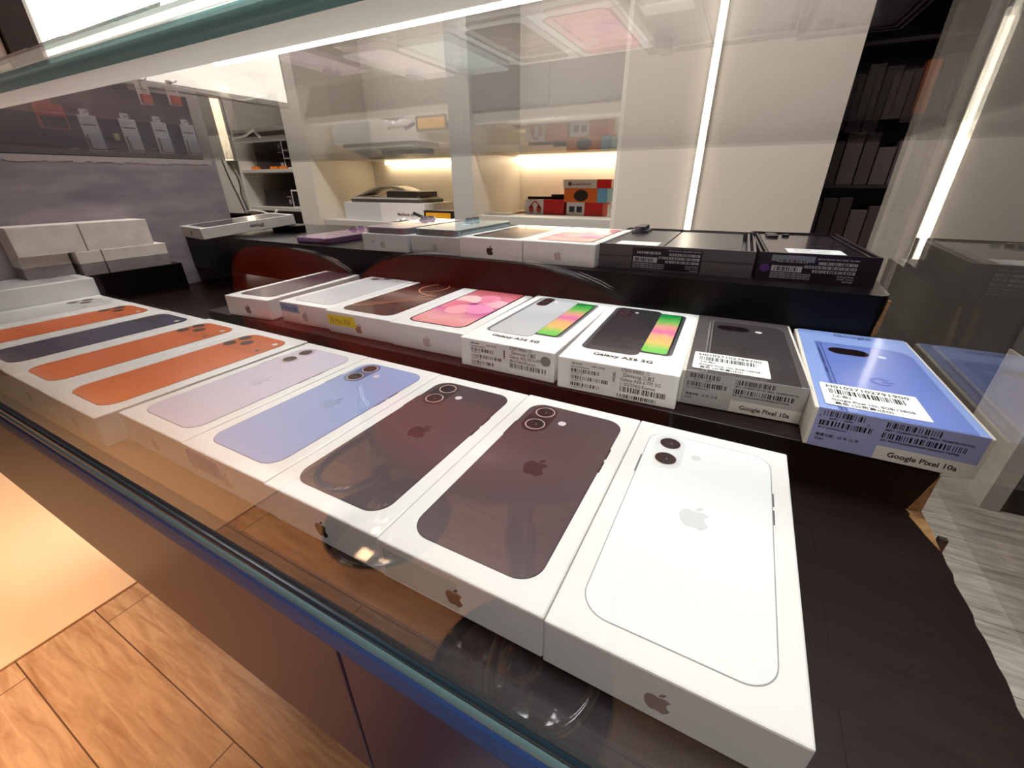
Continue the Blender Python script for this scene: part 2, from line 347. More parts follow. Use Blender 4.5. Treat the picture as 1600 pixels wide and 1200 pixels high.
mb = MB(); UB(mb, XR+0.001, XR+0.035, 0.442, 4.61, -1.163, 0.277, GLASS); cpart(mb, 'side_pane')
# light profile under the canopy
PROF = mat((226, 222, 210), 0.4, emit=0.35)
mb = MB(); pf = [(0.562, 0.2525), (0.56, 0.234), (0.585, 0.223), (0.62, 0.2185), (0.66, 0.225), (0.70, 0.2385), (0.738, 0.2505), (0.739, 0.2525)]
mb.prism([(y*S, z*S+EYE) for y, z in pf], (XL+0.02)*S, (XR-0.005)*S, PROF, 'side', smooth=True); cpart(mb, 'light_profile')
LED = mat((255, 246, 224), 0.5, emit=20.0)
mb = MB(); UB(mb, -1.19, XR-0.01, 0.744, 0.754, 0.2475, 0.2525, LED); cpart(mb, 'light_strip', label='lit white strip under the canopy')
mb = MB(); UB(mb, 0.835, 0.86, 1.70, 1.72, -1.26, -1.17, STEEL); UB(mb, 0.80, 0.86, 1.70, 1.72, -1.26, -1.245, STEEL); cpart(mb, 'bracket')

# ---------------------------------------------------------------- phone boxes
def place(name, label, cat, x, y, z, rot, group=None):
    return thing(name, label, cat, U(x, y, z), math.radians(rot), group)
def carton(root, Wm, Lm, H, m=CARD, seam=True, fillets=0.0009):
    mb = MB().box(0, Wm, 0, Lm, 0, H, m); o = mb.build('carton', root, bevel=fillets); return o
def lens(par, x, y, r, h, ring, glass=(44, 28, 32)):
    layer(par, 'lens', [circ(x, y, r)], h, ring, th=0.1)
    layer(par, 'lens_glass', [circ(x, y, r*0.87)], h+0.1, mat(glass, 0.35, coat=0.0, spec=0.3), th=0.1)
    layer(par, 'lens_glint', [circ(x+0.8, y-0.2, 0.45, 10)], h+0.18, mat((190, 170, 170), 0.3), th=0.06)
def pic_back(root, Wm, Lm, H, x0, y0, x1, y1, r, body, edge, kind, logo=None, lensring=(196, 170, 168), island=None, flash=(226, 210, 214), g=1.0):
    bm_ = mat(body, 0.3, coat=0.08, spec=0.3)
    p = layer(root, 'phone_picture', [rrect(x0, y0, x1, y1, r)], 0.15, mat(edge, 0.3), th=0.12, )
    layer(p, 'back_colour', [rrect(x0+0.45, y0+0.45, x1-0.45, y1-0.45, r-0.4)], 0.24, bm_, th=0.08)
    face = H
    for c in [p]+list(p.children): c.location.z = 0
    # everything is laid out at z=face through parent offset
    if kind == 'dual':
        isl = island or tuple(int(v*0.72) for v in body)
        ix = x0+4.2; layer(p, 'camera_island', [pill(ix, y1-37.5, ix+17.8, y1-1.8)], 0.32, mat(isl, 0.2, coat=0.5), th=0.07)
        lens(p, ix+8.9, y1-10.8, 6.9, 0.42, mat(lensring, 0.25)); lens(p, ix+8.9, y1-28.2, 6.9, 0.42, mat(lensring, 0.25))
        layer(p, 'flash', [circ(ix+25, y1-19.5, 2.7)], 0.34, mat(flash, 0.2), th=0.07)
        bt = mat(tuple(int(v*0.6) for v in edge), 0.4)
        layer(p, 'side_button', [[(x1, y1-34-k), (x1+0.7, y1-34-k), (x1+0.7, y1-34-k-w), (x1, y1-34-k-w)] for k, w in ((0, 11), (14, 11))], 0.14, bt)
        layer(p, 'side_button', [[(x0-0.7, y1-30), (x0, y1-30), (x0, y1-48), (x0-0.7, y1-48)]], 0.14, bt)
    elif kind == 'pro':
        isl = island or tuple(int(min(255, v*0.93)) for v in body)
        layer(p, 'camera_island', [rrect(x0+1.2, y1-37.5, x1-1.2, y1-1.4, 10)], 0.32, mat(isl, 0.32, coat=0.05, spec=0.3), th=0.07)
        for lx, ly in ((7.8, 12.8), (7.8+15.6, 20.5), (7.8, 29)):
            lens(p, x0+lx, y1-ly, 6.6, 0.42, mat(tuple(int(v*0.7) for v in body), 0.3), (62, 44, 40))
        layer(p, 'flash', [circ(x1-9.5, y1-11, 2.8)], 0.4, mat((236, 226, 220), 0.2), th=0.07)
        layer(p, 'sensor_dot', [circ(x1-9.5, y1-29.5, 2.3)], 0.4, mat((60, 30, 28), 0.3), th=0.07)
    if logo:
        layer(p, 'logo', apple((x0+x1)/2, y0+(y1-y0)*0.505, 16.5), 0.34, mat(logo, 0.25, coat=0.4), th=0.07)
    p.location.z = face
    return p
def front_logo(root, Wm, H, col, x=None, z=None, h=11.0):
    layer(root, 'logo', apple(x if x else Wm*500+0.3, z if z else H*500-1.5, h), 0.12, mat(col, 0.3), 'front')
def seam(root, Wm, Lm, H):
    pass
def iphone(label, x, y, zt, zb, Wu, Lu, rot, group, body, edge, kind='dual', logo=None, flogo=(160, 150, 148), pic=None, **kw):
    r = place('phone_box', label, 'phone box', x, y, zb, rot, group)
    Wm, Lm, H = Wu*S, Lu*S, (zt-zb)*S
    carton(r, Wm, Lm, H)
    a = pic or (9.2, 10.3, Wm*1000-8.8, Lm*1000-10.3, 11.5)
    if body: pic_back(r, Wm, Lm, H, *a, body, edge, kind, logo, **kw)
    if flogo: front_logo(r, Wm, H, flogo)
    return r, Wm, Lm, H
G1 = 'white phone boxes along the front row'
Z0, Z1 = -1.165, -1.0
b1, *_ = iphone('white phone box at right end of front row, picturing a white phone', -0.257, 0.643, Z1, Z0, 0.580, 1.108, 0, G1, (233, 236, 236), (150, 152, 152), 'dual', logo=(214, 218, 218), island=(224, 228, 228), lensring=(222, 214, 214), flash=(216, 216, 216), flogo=(150, 136, 130))
b2, W2, L2, H2 = iphone('front row white box picturing a black phone, beside the white-phone box', -0.829, 0.647, Z1, Z0, 0.570, 1.102, 0, G1, (88, 70, 74), (40, 36, 38), 'dual', logo=(66, 42, 44), island=(62, 40, 44), flogo=(70, 60, 58))
layer(b2, 'clear_film', [rrect(2.6, 2.0, 44.6, 20.4, 0.5)], 0.10, mat((212, 222, 216), 0.12, coat=1.0), 'front', th=0.02, label='greenish clear film on the front end')
b3, *_ = iphone('front row white box picturing a black phone, beside the blue-phone box', -1.392, 0.650, Z1, Z0, 0.562, 1.090, 0, G1, (82, 68, 72), (36, 32, 34), 'dual', logo=(64, 40, 44), island=(58, 42, 46), flogo=(64, 50, 44))
b4, *_ = iphone('front row white box picturing a light blue phone', -1.957, 0.653, Z1, Z0, 0.563, 1.090, 0, G1, (148, 162, 206), (96, 106, 140), 'dual', logo=(122, 142, 188), island=(92, 106, 150), flogo=(150, 140, 150))
layer(b4, 'blue_tape', [[(3.2, 20), (6, 22), (37, 20.5), (37.8, 12.5), (41, 12), (37.5, 8), (8, 8.5), (3.2, 11)]], 0.2, mat((96, 116, 190), 0.5), 'front', label='torn blue tape with faint handwriting')
text(b4, 'handwriting', '17 256', 7.5, 11, 11, 0.3, mat((78, 88, 130), 0.6), 'front')
b5, *_ = iphone('front row white box picturing a pale lavender phone', -2.523, 0.656, Z1, Z0, 0.562, 1.088, 0, G1, (206, 194, 212), (120, 108, 122), 'dual', logo=(186, 172, 194), island=(176, 158, 184), flogo=(176, 160, 160))
GP = 'taller boxes picturing phones with wide camera bars'
OR, ORE = (216, 100, 40), (150, 70, 34)
pp = (14.5, 10.2, 78.0, 163.8, 12.5)
def pro(label, x, y, Wu, Lu, body, edge, zt=-0.998, flg=(150, 130, 124), zb=Z0, **kw):
    return iphone(label, x, y, zt, zb, Wu, Lu, 0, GP, body, edge, 'pro', flogo=flg, **kw)
pro('front row box picturing an orange phone, beside the lavender-phone box', -3.148, 0.572, 0.602, 1.183, OR, ORE, pic=(14.5, 10.2, 77.6, 164, 12.5), flg=(176, 140, 116))
pro('front row box picturing an orange phone, between an orange one and the navy one', -3.738, 0.574, 0.586, 1.18, OR, ORE, pic=(13.4, 10.2, 73.6, 164.5, 12.5))
pro('front row box picturing a navy phone', -4.335, 0.578, 0.594, 1.150, (44, 48, 84), (26, 28, 48), pic=(12.2, 8.5, 76.0, 161, 12.5), island=(38, 42, 76))
pro('front row box picturing an orange phone, beyond the navy-phone box', -4.932, 0.580, 0.594, 1.138, OR, ORE, pic=(12.5, 8.5, 74.5, 160, 12.5))
pro('front row box picturing a silver phone, next to the tall stack', -5.524, 0.584, 0.588, 1.130, (206, 204, 202), (110, 108, 108), pic=(12.0, 8.5, 70.5, 158, 12.5), island=(196, 194, 192))
pro('white box under the topmost box at the left end of the front row', -6.155, 0.590, 0.626, 1.130, None, None)
pro('topmost box stacked at the left end of the front row, picturing a silver phone', -6.165, 0.596, 0.600, 1.130, (196, 194, 192), (120, 118, 118), zt=-0.832, zb=-0.9975, island=(170, 166, 166), pic=(12.0, 8.5, 78, 158, 12.5))

# middle row
G2 = 'phone boxes along the middle row'
ZB2 = -0.975
mb1, Wm, Lm, H = iphone('middle row white box at the left end, picturing a dark violet phone', -3.612, 1.855, -0.815, ZB2, 0.474, 1.115, 5.5, G2, (70, 56, 66), (40, 32, 38), 'plain', flogo=(86, 74, 70), pic=(8.5, 11, 63, 157, 9))
mb2_, *_ = iphone('middle row white box with a blue tape label and a silver phone picture', -3.052, 1.938, -0.815, ZB2, 0.520, 1.125, 2.0, G2, (196, 196, 198), (146, 146, 148), 'plain', flogo=(176, 170, 168), pic=(8.5, 10, 69, 158, 10))
pic = [c for c in mb2_.children if c.name.startswith('phone_picture')][0]
for lx, ly in ((20, 150), (20, 134), (35, 142)): lens(pic, lx, ly, 5.8, 0.42, mat((150, 150, 150), 0.3), (48, 46, 50))
layer(pic, 'sensor_dot', [circ(58, 134, 2.3)], 0.4, mat((56, 52, 54), 0.3), th=0.07)
layer(mb2_, 'blue_tape', [[(1.4, 22.5), (30, 21.8), (31, 12.6), (2.2, 13.2)]], 0.2, mat((110, 176, 216), 0.5), 'front', label='blue tape label with handwriting')
text(mb2_, 'handwriting', '17 Pro 256', 5.4, 3.6, 15.4, 0.3, mat((44, 84, 120), 0.6), 'front')
mb3, *_ = iphone('middle row white box with a yellow tape label and a brown screen picture', -2.530, 1.929, -0.815, ZB2, 0.598, 1.135, 1.0, G2, None, None, 'plain', flogo=None)
front_logo(mb3, 0.598*S, 0.16*S, (150, 122, 88), x=44.5, z=9.5)
BR = ramp_mat('bronze_wallpaper', 1, [(0.0, (64, 40, 36)), (0.35, (76, 48, 42)), (0.62, (150, 124, 114)), (0.8, (92, 62, 56)), (1.0, (52, 32, 32))], distort=0.25)
sp = layer(mb3, 'screen_picture', [rrect(9.5, 10, 78.5, 158, 11)], 0.15, mat((26, 18, 18), 0.2, coat=0.5), th=0.12); sp.location.z = 0.16*S
layer(sp, 'wallpaper', [rrect(11, 11.5, 77, 156.5, 9.8)], 0.24, BR, th=0.08)
def ribbon(pts, w): 
    L_ = []; R_ = []
    for i, p in enumerate(pts):
        a = pts[max(0, i-1)]; b = pts[min(len(pts)-1, i+1)]; d = Vector((b[0]-a[0], b[1]-a[1])); d.normalize(); n = (-d.y, d.x)
        L_.append((p[0]+n[0]*w/2, p[1]+n[1]*w/2)); R_.append((p[0]-n[0]*w/2, p[1]-n[1]*w/2))
    return L_+R_[::-1]
def bez(p0, p1, p2, p3, n=18):
    return [tuple((1-t)**3*p0[i]+3*(1-t)**2*t*p1[i]+3*(1-t)*t*t*p2[i]+t**3*p3[i] for i in (0, 1)) for t in [k/n for k in range(n+1)]]
GOLD = mat((206, 144, 104), 0.3)
layer(sp, 'glowing_line', [ribbon(bez((12, 24), (30, 30), (44, 62), (76, 86)), 1.2), ribbon(bez((12, 24), (24, 46), (50, 60), (64, 100)), 0.9), ribbon(bez((40, 150), (22, 128), (30, 98), (72, 96)), 1.6), ribbon(bez((50, 154), (66, 142), (66, 112), (40, 108)), 0.9)], 0.34, GOLD, th=0.08)
layer(mb3, 'yellow_tape', [[(1.6, 19.5), (40, 20.5), (43, 10), (38, 9.2), (2.6, 8.8)]], 0.2, mat((240, 222, 40), 0.5), 'front', label='yellow tape label with handwriting')
text(mb3, 'handwriting', '15 Pro 256', 6.6, 4.5, 11.8, 0.3, mat((150, 134, 40), 0.6), 'front')
mb4, *_ = iphone('middle row white box picturing a phone screen with a pink flower', -1.928, 1.929, -0.815, ZB2, 0.572, 1.12, 1.2, G2, None, None, 'plain', flogo=(196, 178, 172))
PINK = ramp_mat('pink_petal_wallpaper', 1, [(0.0, (236, 110, 120)), (0.3, (246, 176, 176)), (0.5, (226, 120, 170)), (0.72, (240, 166, 190)), (1.0, (228, 120, 130))], distort=0.3)
def pink_screen(root, H):
    sp = layer(root, 'screen_picture', [rrect(10, 11.5, 75.5, 153.5, 10.5)], 0.15, mat((40, 18, 22), 0.2, coat=0.5), th=0.12); sp.location.z = H
    layer(sp, 'wallpaper', [rrect(11.8, 13.3, 73.7, 151.7, 9)], 0.24, PINK, th=0.08)
    c = (41, 88); cols = [(248, 190, 196), (238, 140, 168), (250, 206, 204), (232, 128, 150), (246, 168, 178), (240, 150, 190)]
    for k in range(6):
        a = k*math.pi/3+0.35; pts = []
        for q in range(22):
            t = 2*math.pi*q/22; px = 19+17*math.cos(t); py = 13.5*math.sin(t)*(1+0.2*math.cos(t))
            x_ = c[0]+px*math.cos(a)-py*math.sin(a); y_ = c[1]+(px*math.sin(a)+py*math.cos(a))*1.15
            pts.append((min(73.4, max(12, x_)), y_))
        layer(sp, 'petal', [pts], 0.30+0.02*k, mat(cols[k], 0.3, coat=0.3), th=0.03)
    layer(sp, 'flower_centre', [circ(c[0], c[1], 4.5, 14), ribbon(bez((36, 82), (40, 90), (46, 92), (54, 90)), 1.6), ribbon(bez((44, 98), (42, 90), (38, 86), (28, 84)), 1.4)], 0.46, mat((190, 80, 160), 0.3), th=0.05)
    layer(sp, 'notch', [[(30, 150.2), (56, 150.2), (56, 152.6), (30, 152.6)]], 0.3, mat((40, 18, 22), 0.3), th=0.05)
pink_screen(mb4, 0.16*S)

# galaxy boxes
GS = ramp_mat('green_orange_wallpaper', 1, [(0.0, (104, 206, 90)), (0.14, (130, 214, 96)), (0.30, (252, 200, 120)), (0.44, (248, 190, 140)), (0.55, (240, 120, 180)), (0.68, (246, 170, 150)), (0.82, (130, 200, 100)), (1.0, (24, 160, 70))], distort=0.12)
def galaxy(label, x, y, Wu, Lu, rot, body, edge, lines, dot, seed):
    r = place('phone_box', label, 'phone box', x, y, ZB2, rot, G2); H = 0.173*S; Wm = Wu*S*1000; Lm = Lu*S*1000
    carton(r, Wm*mm, Lm*mm, H, CARDW)
    bt = mat(body, 0.25, coat=0.4)
    p = layer(r, 'phone_picture', [rrect(9.0, 24.5, 54.0, 153, 7)], 0.15, mat(edge, 0.25, metal=0.3), th=0.12); p.location.z = H
    layer(p, 'back_colour', [rrect(12.2, 25.2, 53.6, 152.4, 6)], 0.24, bt, th=0.08)
    layer(p, 'camera_island', [pill(14.5, 119, 27, 150.5)], 0.33, mat((58, 44, 50), 0.2, coat=0.5), th=0.08)
    for k in range(3): lens(p, 20.7, 125.4+9.4*k, 4.1, 0.42, mat((96, 88, 94), 0.3), (34, 26, 32))
    layer(p, 'flash', [circ(31.5, 139, 1.7, 16)], 0.33, mat((226, 222, 220), 0.3), th=0.08)
    fr = layer(p, 'second_phone', [rrect(46, 33.5, 77.2, 147, 5.5)], 0.10, mat(edge, 0.25, metal=0.3), th=0.08)
    layer(p, 'screen_bezel', [[q for q in rrect(50, 34.5, 74.6, 146, 4.5) if q[0] > 53.6 or True]], 0.145, mat((22, 20, 24), 0.3), th=0.04)
    layer(p, 'screen', [rrect(54.0, 36.5, 73.2, 144.4, 3.2)], 0.20, GS, th=0.04)
    layer(p, 'lens', [circ(56.5, 141, 1.1, 12)], 0.28, mat((20, 20, 24), 0.3), th=0.04)
    text(r, 'lettering', 'Galaxy A56 5G', 7.0, Wm/2+1, 14.2, 0.2, mat((20, 20, 22), 0.4), 'top', H, 'CENTER', 1.02)
    text(r, 'lettering', 'SAMSUNG', 4.2, Wm/2-2, Lm-9.6, 0.2, mat((40, 40, 42), 0.4), 'top', H, 'CENTER', 1.15, 1.25)
    LT, BT = 24.0, 3.0
    l1 = layer(r, 'spec_label', [rrect(9.6, 2.6, 47, 24.2, 0.4)], 0.14, mat((226, 224, 222), 0.35, coat=0.6), 'front')
    text(l1, 'fine_print', lines[0], 1.9, 11.0, 21.6, 0.2, INK, 'front'); text(l1, 'fine_print', lines[1], 1.7, 11.0, 19.2, 0.2, INK, 'front')
    text(l1, 'fine_print', lines[2], 1.7, 26.0, 21.3, 0.2, INK, 'front')
    for k, (a, b) in enumerate(((11, 33), (11, 40), (11, 33))):
        z = 15.2-k*5.6; barcode(l1, a, b, z, z+2.9, 0.2, INK, 'front', 0, seed+k)
        text(l1, 'fine_print', 'IMEI 35089712340%d' % (k+4), 1.15, 11, z-1.5, 0.2, INK, 'front')
    barcode(l1, 42.2, 44.2, 13, 20.4, 0.2, INK, 'front', 0, seed+8)
    l2 = layer(r, 'price_sticker', [rrect(46.2, 5.5, 84.6, 25.2, 1.6)], 0.22, mat((232, 230, 228), 0.3, coat=0.8), 'front')
    for k, s in enumerate(lines[3:7]): text(l2, 'fine_print', s, 3.5, 47.6, 22.2-k*3.55, 0.3, mat((70, 66, 64), 0.4), 'front', sx=0.92)
    barcode(l2, 48, 80, 6.6, 10.6, 0.3, INK, 'front', 0, seed+5)
    if dot: layer(r, 'grey_dot_sticker', [circ(79.5, 17.5, 4.2)], 0.34, mat((128, 126, 122), 0.4), 'front')
    else:
        barcode(l1, 46.5, 74, 1.8, 4.6, 0.24, INK, 'front', 0, seed+12)
    return r
galaxy('middle row white box picturing a pale silver phone and its green screen', -1.335, 1.868, 0.586, 1.165, 0.3, (206, 208, 210), (150, 150, 152),
       ['SM-A566E', 'Awesome Lightgray', '8GB   256GB', '5769199001 ①', '【Samsung 三星】', 'Galaxy A56 5G 6.7吋', '(8G/256G/Exynos'], True, 30)
galaxy('middle row white box picturing a black phone and its green screen', -0.722, 1.850, 0.588, 1.165, 2.0, (58, 56, 60), (96, 96, 100),
       ['SM-A566E', 'Awesome Graphite', '12GB   256GB', '5769199002 ①', '【Samsung 三星】', 'Galaxy A56 6.7吋 5G', '(12G/256G/Exynos'], False, 50)

# google sleeves
def pixel(label, x, y, rot, Lmm, sleeve, pic, picedge, end, textc, gcol, code, flashc, seed):
    r = place('phone_box', label, 'phone box', x, y, ZB2, rot, G2); H = 0.0262
    BASE = mat((214, 208, 196), 0.5)
    MB().box(-0.0022, 0.0755, 0.0006, Lmm*mm+0.0004, 0, H-0.0006, BASE).build('carton', r, bevel=0.0008)
    MB().box(0, 0.0733, 0, Lmm*mm, 0.0006, H, sleeve).build('sleeve', r, bevel=0.0004)
    layer(r, 'end_print', [[(0.2, 0.8), (73.1, 0.8), (73.1, 26.0), (0.2, 26.0)]], 0.10, end, 'front')
    layer(r, 'name_band', [[(31.3, 0.9), (73.1, 0.9), (73.1, 9.4), (31.3, 9.4)]], 0.18, mat((214, 208, 198), 0.5), 'front')
    text(r, 'lettering', 'Google Pixel 10a', 4.4, 52, 3.6, 0.26, INK, 'front', 0, 'CENTER', 0.98)
    for (a, b, z, t) in ((3, 22.5, 21.4, ''), (2.2, 27, 15.2, 'SKU: GA09663-AU'), (31.8, 55, 21.2, 'IMEI1: 3524829519019%s/ IMEI2: 3524829519019%s' % ('45', '52')), (31.6, 67, 14.6, 'EID: 8903302365043900091000062631745946')):
        barcode(r, a, b, z, z+3.4, 0.18, INK, 'front', 0, seed+int(a)+int(z))
        if t: text(r, 'fine_print', t, 1.75, a, z-1.9, 0.2, INK, 'front')
    text(r, 'fine_print', '0', 1.8, 1.0, 20.6, 0.2, INK, 'front'); text(r, 'fine_print', '40353  1  04994', 1.7, 6, 19.6, 0.2, INK, 'front'); text(r, 'fine_print', '2', 1.7, 24, 19.6, 0.2, INK, 'front')
    text(r, 'fine_print', '製造日期：25 年 12 月', 2.1, 2.4, 8.2, 0.2, INK, 'front'); text(r, 'fine_print', 'SC2N', 1.8, 2.4, 5.6, 0.2, INK, 'front')
    p = layer(r, 'phone_picture', [[(9.2, 0.3), (68.4, 0.3)]+[(68.6+0.8*(k > 9)-0, 0) for k in ()]+rrect(9.2, 0.3, 69.2, 128.6, 13)[0:9]+[(9.2+0, 128.6)]], 0.12, picedge, th=0.1); p.location.z = H
    layer(p, 'back_colour', [[(13.2, 0.4), (68.6, 0.4)]+rrect(12.6, 0.4, 68.6, 128.0, 12.5)[0:9]+rrect(13.2, 0.4, 68.6, 128.0, 5)[9:18]], 0.2, pic, th=0.08)
    layer(p, 'edge_line', [ribbon([(13.0, 0.6), (13.0, 122), (14, 126)], 0.5), ribbon([(10.6, 0.6), (10.6, 124)], 0.5)], 0.28, mat(textc, 0.3), th=0.05)
    layer(p, 'side_button', [[(9.8, 78), (11.2, 78), (11.2, 112), (9.8, 112)], [(9.8, 60), (11.2, 60), (11.2, 70), (9.8, 70)]], 0.24, mat(tuple(int(v*0.8) for v in textc), 0.4), th=0.05)
    layer(p, 'camera_island', [pill(16.5, 102.5, 42.0, 117.5)], 0.3, mat((42, 30, 34), 0.15, coat=0.7), th=0.1)
    for lx in (23.5, 35.5): layer(p, 'lens', [circ(lx, 110, 5.2)], 0.4, mat((30, 20, 24), 0.12, coat=0.8), th=0.08)
    layer(p, 'flash', [circ(49, 107.6, 2.7)], 0.3, mat(flashc, 0.2), th=0.08)
    gl = []
    for k in range(26):
        a = math.radians(38+284*k/25); gl.append((39+6.2*math.cos(a), 56+6.2*math.sin(a)))
    gl += [(45.2, 53.6), (45.2, 57), (39.2, 57), (39.2, 54.8), (42.6, 54.8)]
    gi = []
    for k in range(26):
        a = math.radians(322-284*k/25); gi.append((39+4.1*math.cos(a), 56+4.1*math.sin(a)))
    layer(p, 'logo', [gl[:26]+gi], 0.3, mat(gcol, 0.25), th=0.08); layer(p, 'logo_bar', [[(39.3, 55), (45.1, 55), (45.1, 57), (39.3, 57)]], 0.3, mat(gcol, 0.25), th=0.08)
    text(r, 'lettering', 'Google', 8.6, 37.5, Lmm-11.6, 0.16, mat(textc, 0.4), 'top', H, 'CENTER', 1.0)
    st = layer(r, 'stock_sticker', [rrect(3.2, 5.2, 51.8, 38.6, 1.5)], 0.5, mat((236, 236, 234), 0.4, coat=0.3), th=0.1); st.location.z = H
    text(st, 'fine_print', code, 5.6, 6.2, 31.6, 0.56, INK, 'top', 0, sx=0.96)
    barcode(st, 7.2, 44, 22.6, 29.4, 0.6, INK, 'top', 0, seed+77)
    text(st, 'fine_print', '(上色)', 3.6, 8, 17.8, 0.56, INK, 'top', 0)
    text(st, 'fine_print', 'Google Pixel 10a, 8GB/128GB', 3.7, 7, 12.2, 0.56, INK, 'top', 0, sx=0.86)
    text(st, 'fine_print', '黑色 (公司貨)(5G)', 3.9, 8, 7.2, 0.56, INK, 'top', 0, sx=0.9)
    return r
pixel('middle row charcoal sleeve box picturing a black phone with white stock sticker', -0.123, 1.958, 2.6, 157.5, mat((92, 86, 86), 0.35, coat=0.35), mat((70, 64, 66), 0.25, coat=0.5), mat((84, 78, 80), 0.3), mat((172, 168, 166), 0.4), (150, 146, 146), (58, 52, 54), 'H010271027997 00'.replace(' ', ''), (220, 216, 214), 200)
pixel('blue sleeve box at the right end of the middle row, overhanging the step', 0.387, 1.821, 0.4, 160.0, mat((142, 166, 226), 0.3, coat=0.35), mat((112, 134, 208), 0.25, coat=0.5), mat((100, 120, 190), 0.3), mat((152, 156, 196), 0.4), (58, 72, 130), (84, 100, 178), 'H010271027919 00'.replace(' ', ''), (190, 204, 240), 300)

# ---------------------------------------------------------------- rear row
G3 = 'boxes and phones along the rear row'
ZB3 = -0.575
r1, *_ = iphone('rear row white box picturing a pink screen, beside the big grey carton', -1.502, 3.0, -0.41, ZB3, 0.575, 1.09, 0, G3, None, None, 'plain', flogo=(196, 176, 170))
pink_screen(r1, 0.165*S)
r2, *_ = iphone('rear row white box with a black logo, picturing a brown screen', -2.082, 2.985, -0.41, ZB3, 0.575, 1.10, 0.5, G3, None, None, 'plain', flogo=(50, 36, 34))
sp = layer(r2, 'screen_picture', [rrect(9.5, 10, 76.5, 153, 11)], 0.15, mat((26, 18, 18), 0.2, coat=0.5), th=0.12); sp.location.z = 0.165*S
layer(sp, 'wallpaper', [rrect(11, 11.5, 75, 151.5, 9.8)], 0.24, BR, th=0.08)
layer(sp, 'glowing_line', [ribbon(bez((12, 24), (30, 30), (44, 62), (74, 86)), 1.2), ribbon(bez((40, 148), (22, 128), (30, 98), (72, 96)), 1.6)], 0.34, GOLD, th=0.08)
CARDG = mat((214, 213, 212), 0.4, coat=0.3)
def dummy(label, x, y, z, rot, body, L=148, Wp=71):
    p = place('display_phone', label, 'phone', x, y, z, rot)
    bm_ = mat(body, 0.18, coat=0.8); fr = mat(tuple(int(v*0.85) for v in body), 0.2, metal=0.7)
    MB().prism([(a*mm, b*mm) for a, b in rrect(0, 0, Wp, L, 10)], 0, 0.0078, fr).build('frame', p, bevel=0.0008)
    MB().prism([(a*mm, b*mm) for a, b in rrect(1, 1, Wp-1, L-1, 9)], 0.0077, 0.0081, bm_).build('back_glass', p)
    isl = MB().prism([(a*mm, b*mm) for a, b in pill(5, L-39, 21, L-4)], 0.0080, 0.0098, bm_).build('camera_island', p, bevel=0.0008)
    for k in (0, 1):
        MB().prism([(a*mm, b*mm) for a, b in circ(13, L-13-17*k, 6.6)], 0.0097, 0.0122, CHROME).build('lens', isl, bevel=0.0004)
        MB().prism([(a*mm, b*mm) for a, b in circ(13, L-13-17*k, 5.6)], 0.0121, 0.0124, BLACK).build('lens_glass', isl)
    layer(p, 'logo', apple(Wp/2, L/2, 14), 8.3, mat(tuple(min(255, int(v*1.12)) for v in body), 0.2))
    return p
r3 = place('phone_box', 'rear row greyish box under the lavender display phone', 'phone box', -3.125, 2.93, ZB3, 2, G3)
carton(r3, 0.076, 0.162, 0.0225, CARDG); front_logo(r3, 0.070, 0.0225, (178, 174, 172)); text(r3, 'handwriting', '256', 5, 14, 11, 0.15, INKG, 'front')
dummy('lavender display phone lying on the greyish rear row box', -3.10, 2.945, ZB3+0.0226/S, 2, (216, 200, 216))
r4 = place('phone_box', 'rear row greyish box under the pale aqua display phone', 'phone box', -2.60, 2.99, ZB3, 1, G3)
carton(r4, 0.0755, 0.162, 0.0225, CARDG); front_logo(r4, 0.076, 0.0225, (182, 178, 176))
dummy('pale aqua display phone lying on the greyish rear row box', -2.585, 3.005, ZB3+0.0226/S, 1, (196, 218, 222))
dummy('purple display phone lying directly on the rear step', -4.22, 3.02, ZB3+0.0005, 4, (170, 128, 170))
# block and upside-down spine box at the left
blk = MB(); UB(blk, -5.45, -5.0, 3.62, 3.78, -0.5745, -0.497, BLACKG)
o = blk.build('display_block', bevel=0.001); o['label'] = 'small black block propping up the far end of the spine-lettered box'; o['category'] = 'display block'
b = place('phone_box', 'white box with upside-down lettering on its spine, propped at the left of the rear row', 'phone box', -5.86, 2.77, -0.5735, -8.5, G3)
Wb, Lb, Hb = 0.086, 0.160, 0.0175
b.rotation_euler[0] = math.radians(4.6)
carton(b, Wb, Lb, Hb, mat((200, 194, 190), 0.4, coat=0.3))
me = text(b, 'lettering', 'iPhone', 8.6, 0, 0, 0, mat((64, 54, 54), 0.4), 'front', 0, 'CENTER')
me.data.transform(Matrix.Translation((Wb+0.0002, Lb*0.56, Hb*0.66)) @ Matrix.Rotation(math.pi/2, 4, 'Z') @ Matrix.Rotation(math.pi, 4, 'Y'))
layer(b, 'logo', apple(Wb*500, Hb*500, 8.5), 0.12, INKD, 'front')
layer(b, 'phone_picture', [rrect(9, 10, 84, 150, 9)], Hb*1000+0.1, mat((70, 60, 64), 0.2, coat=0.4))

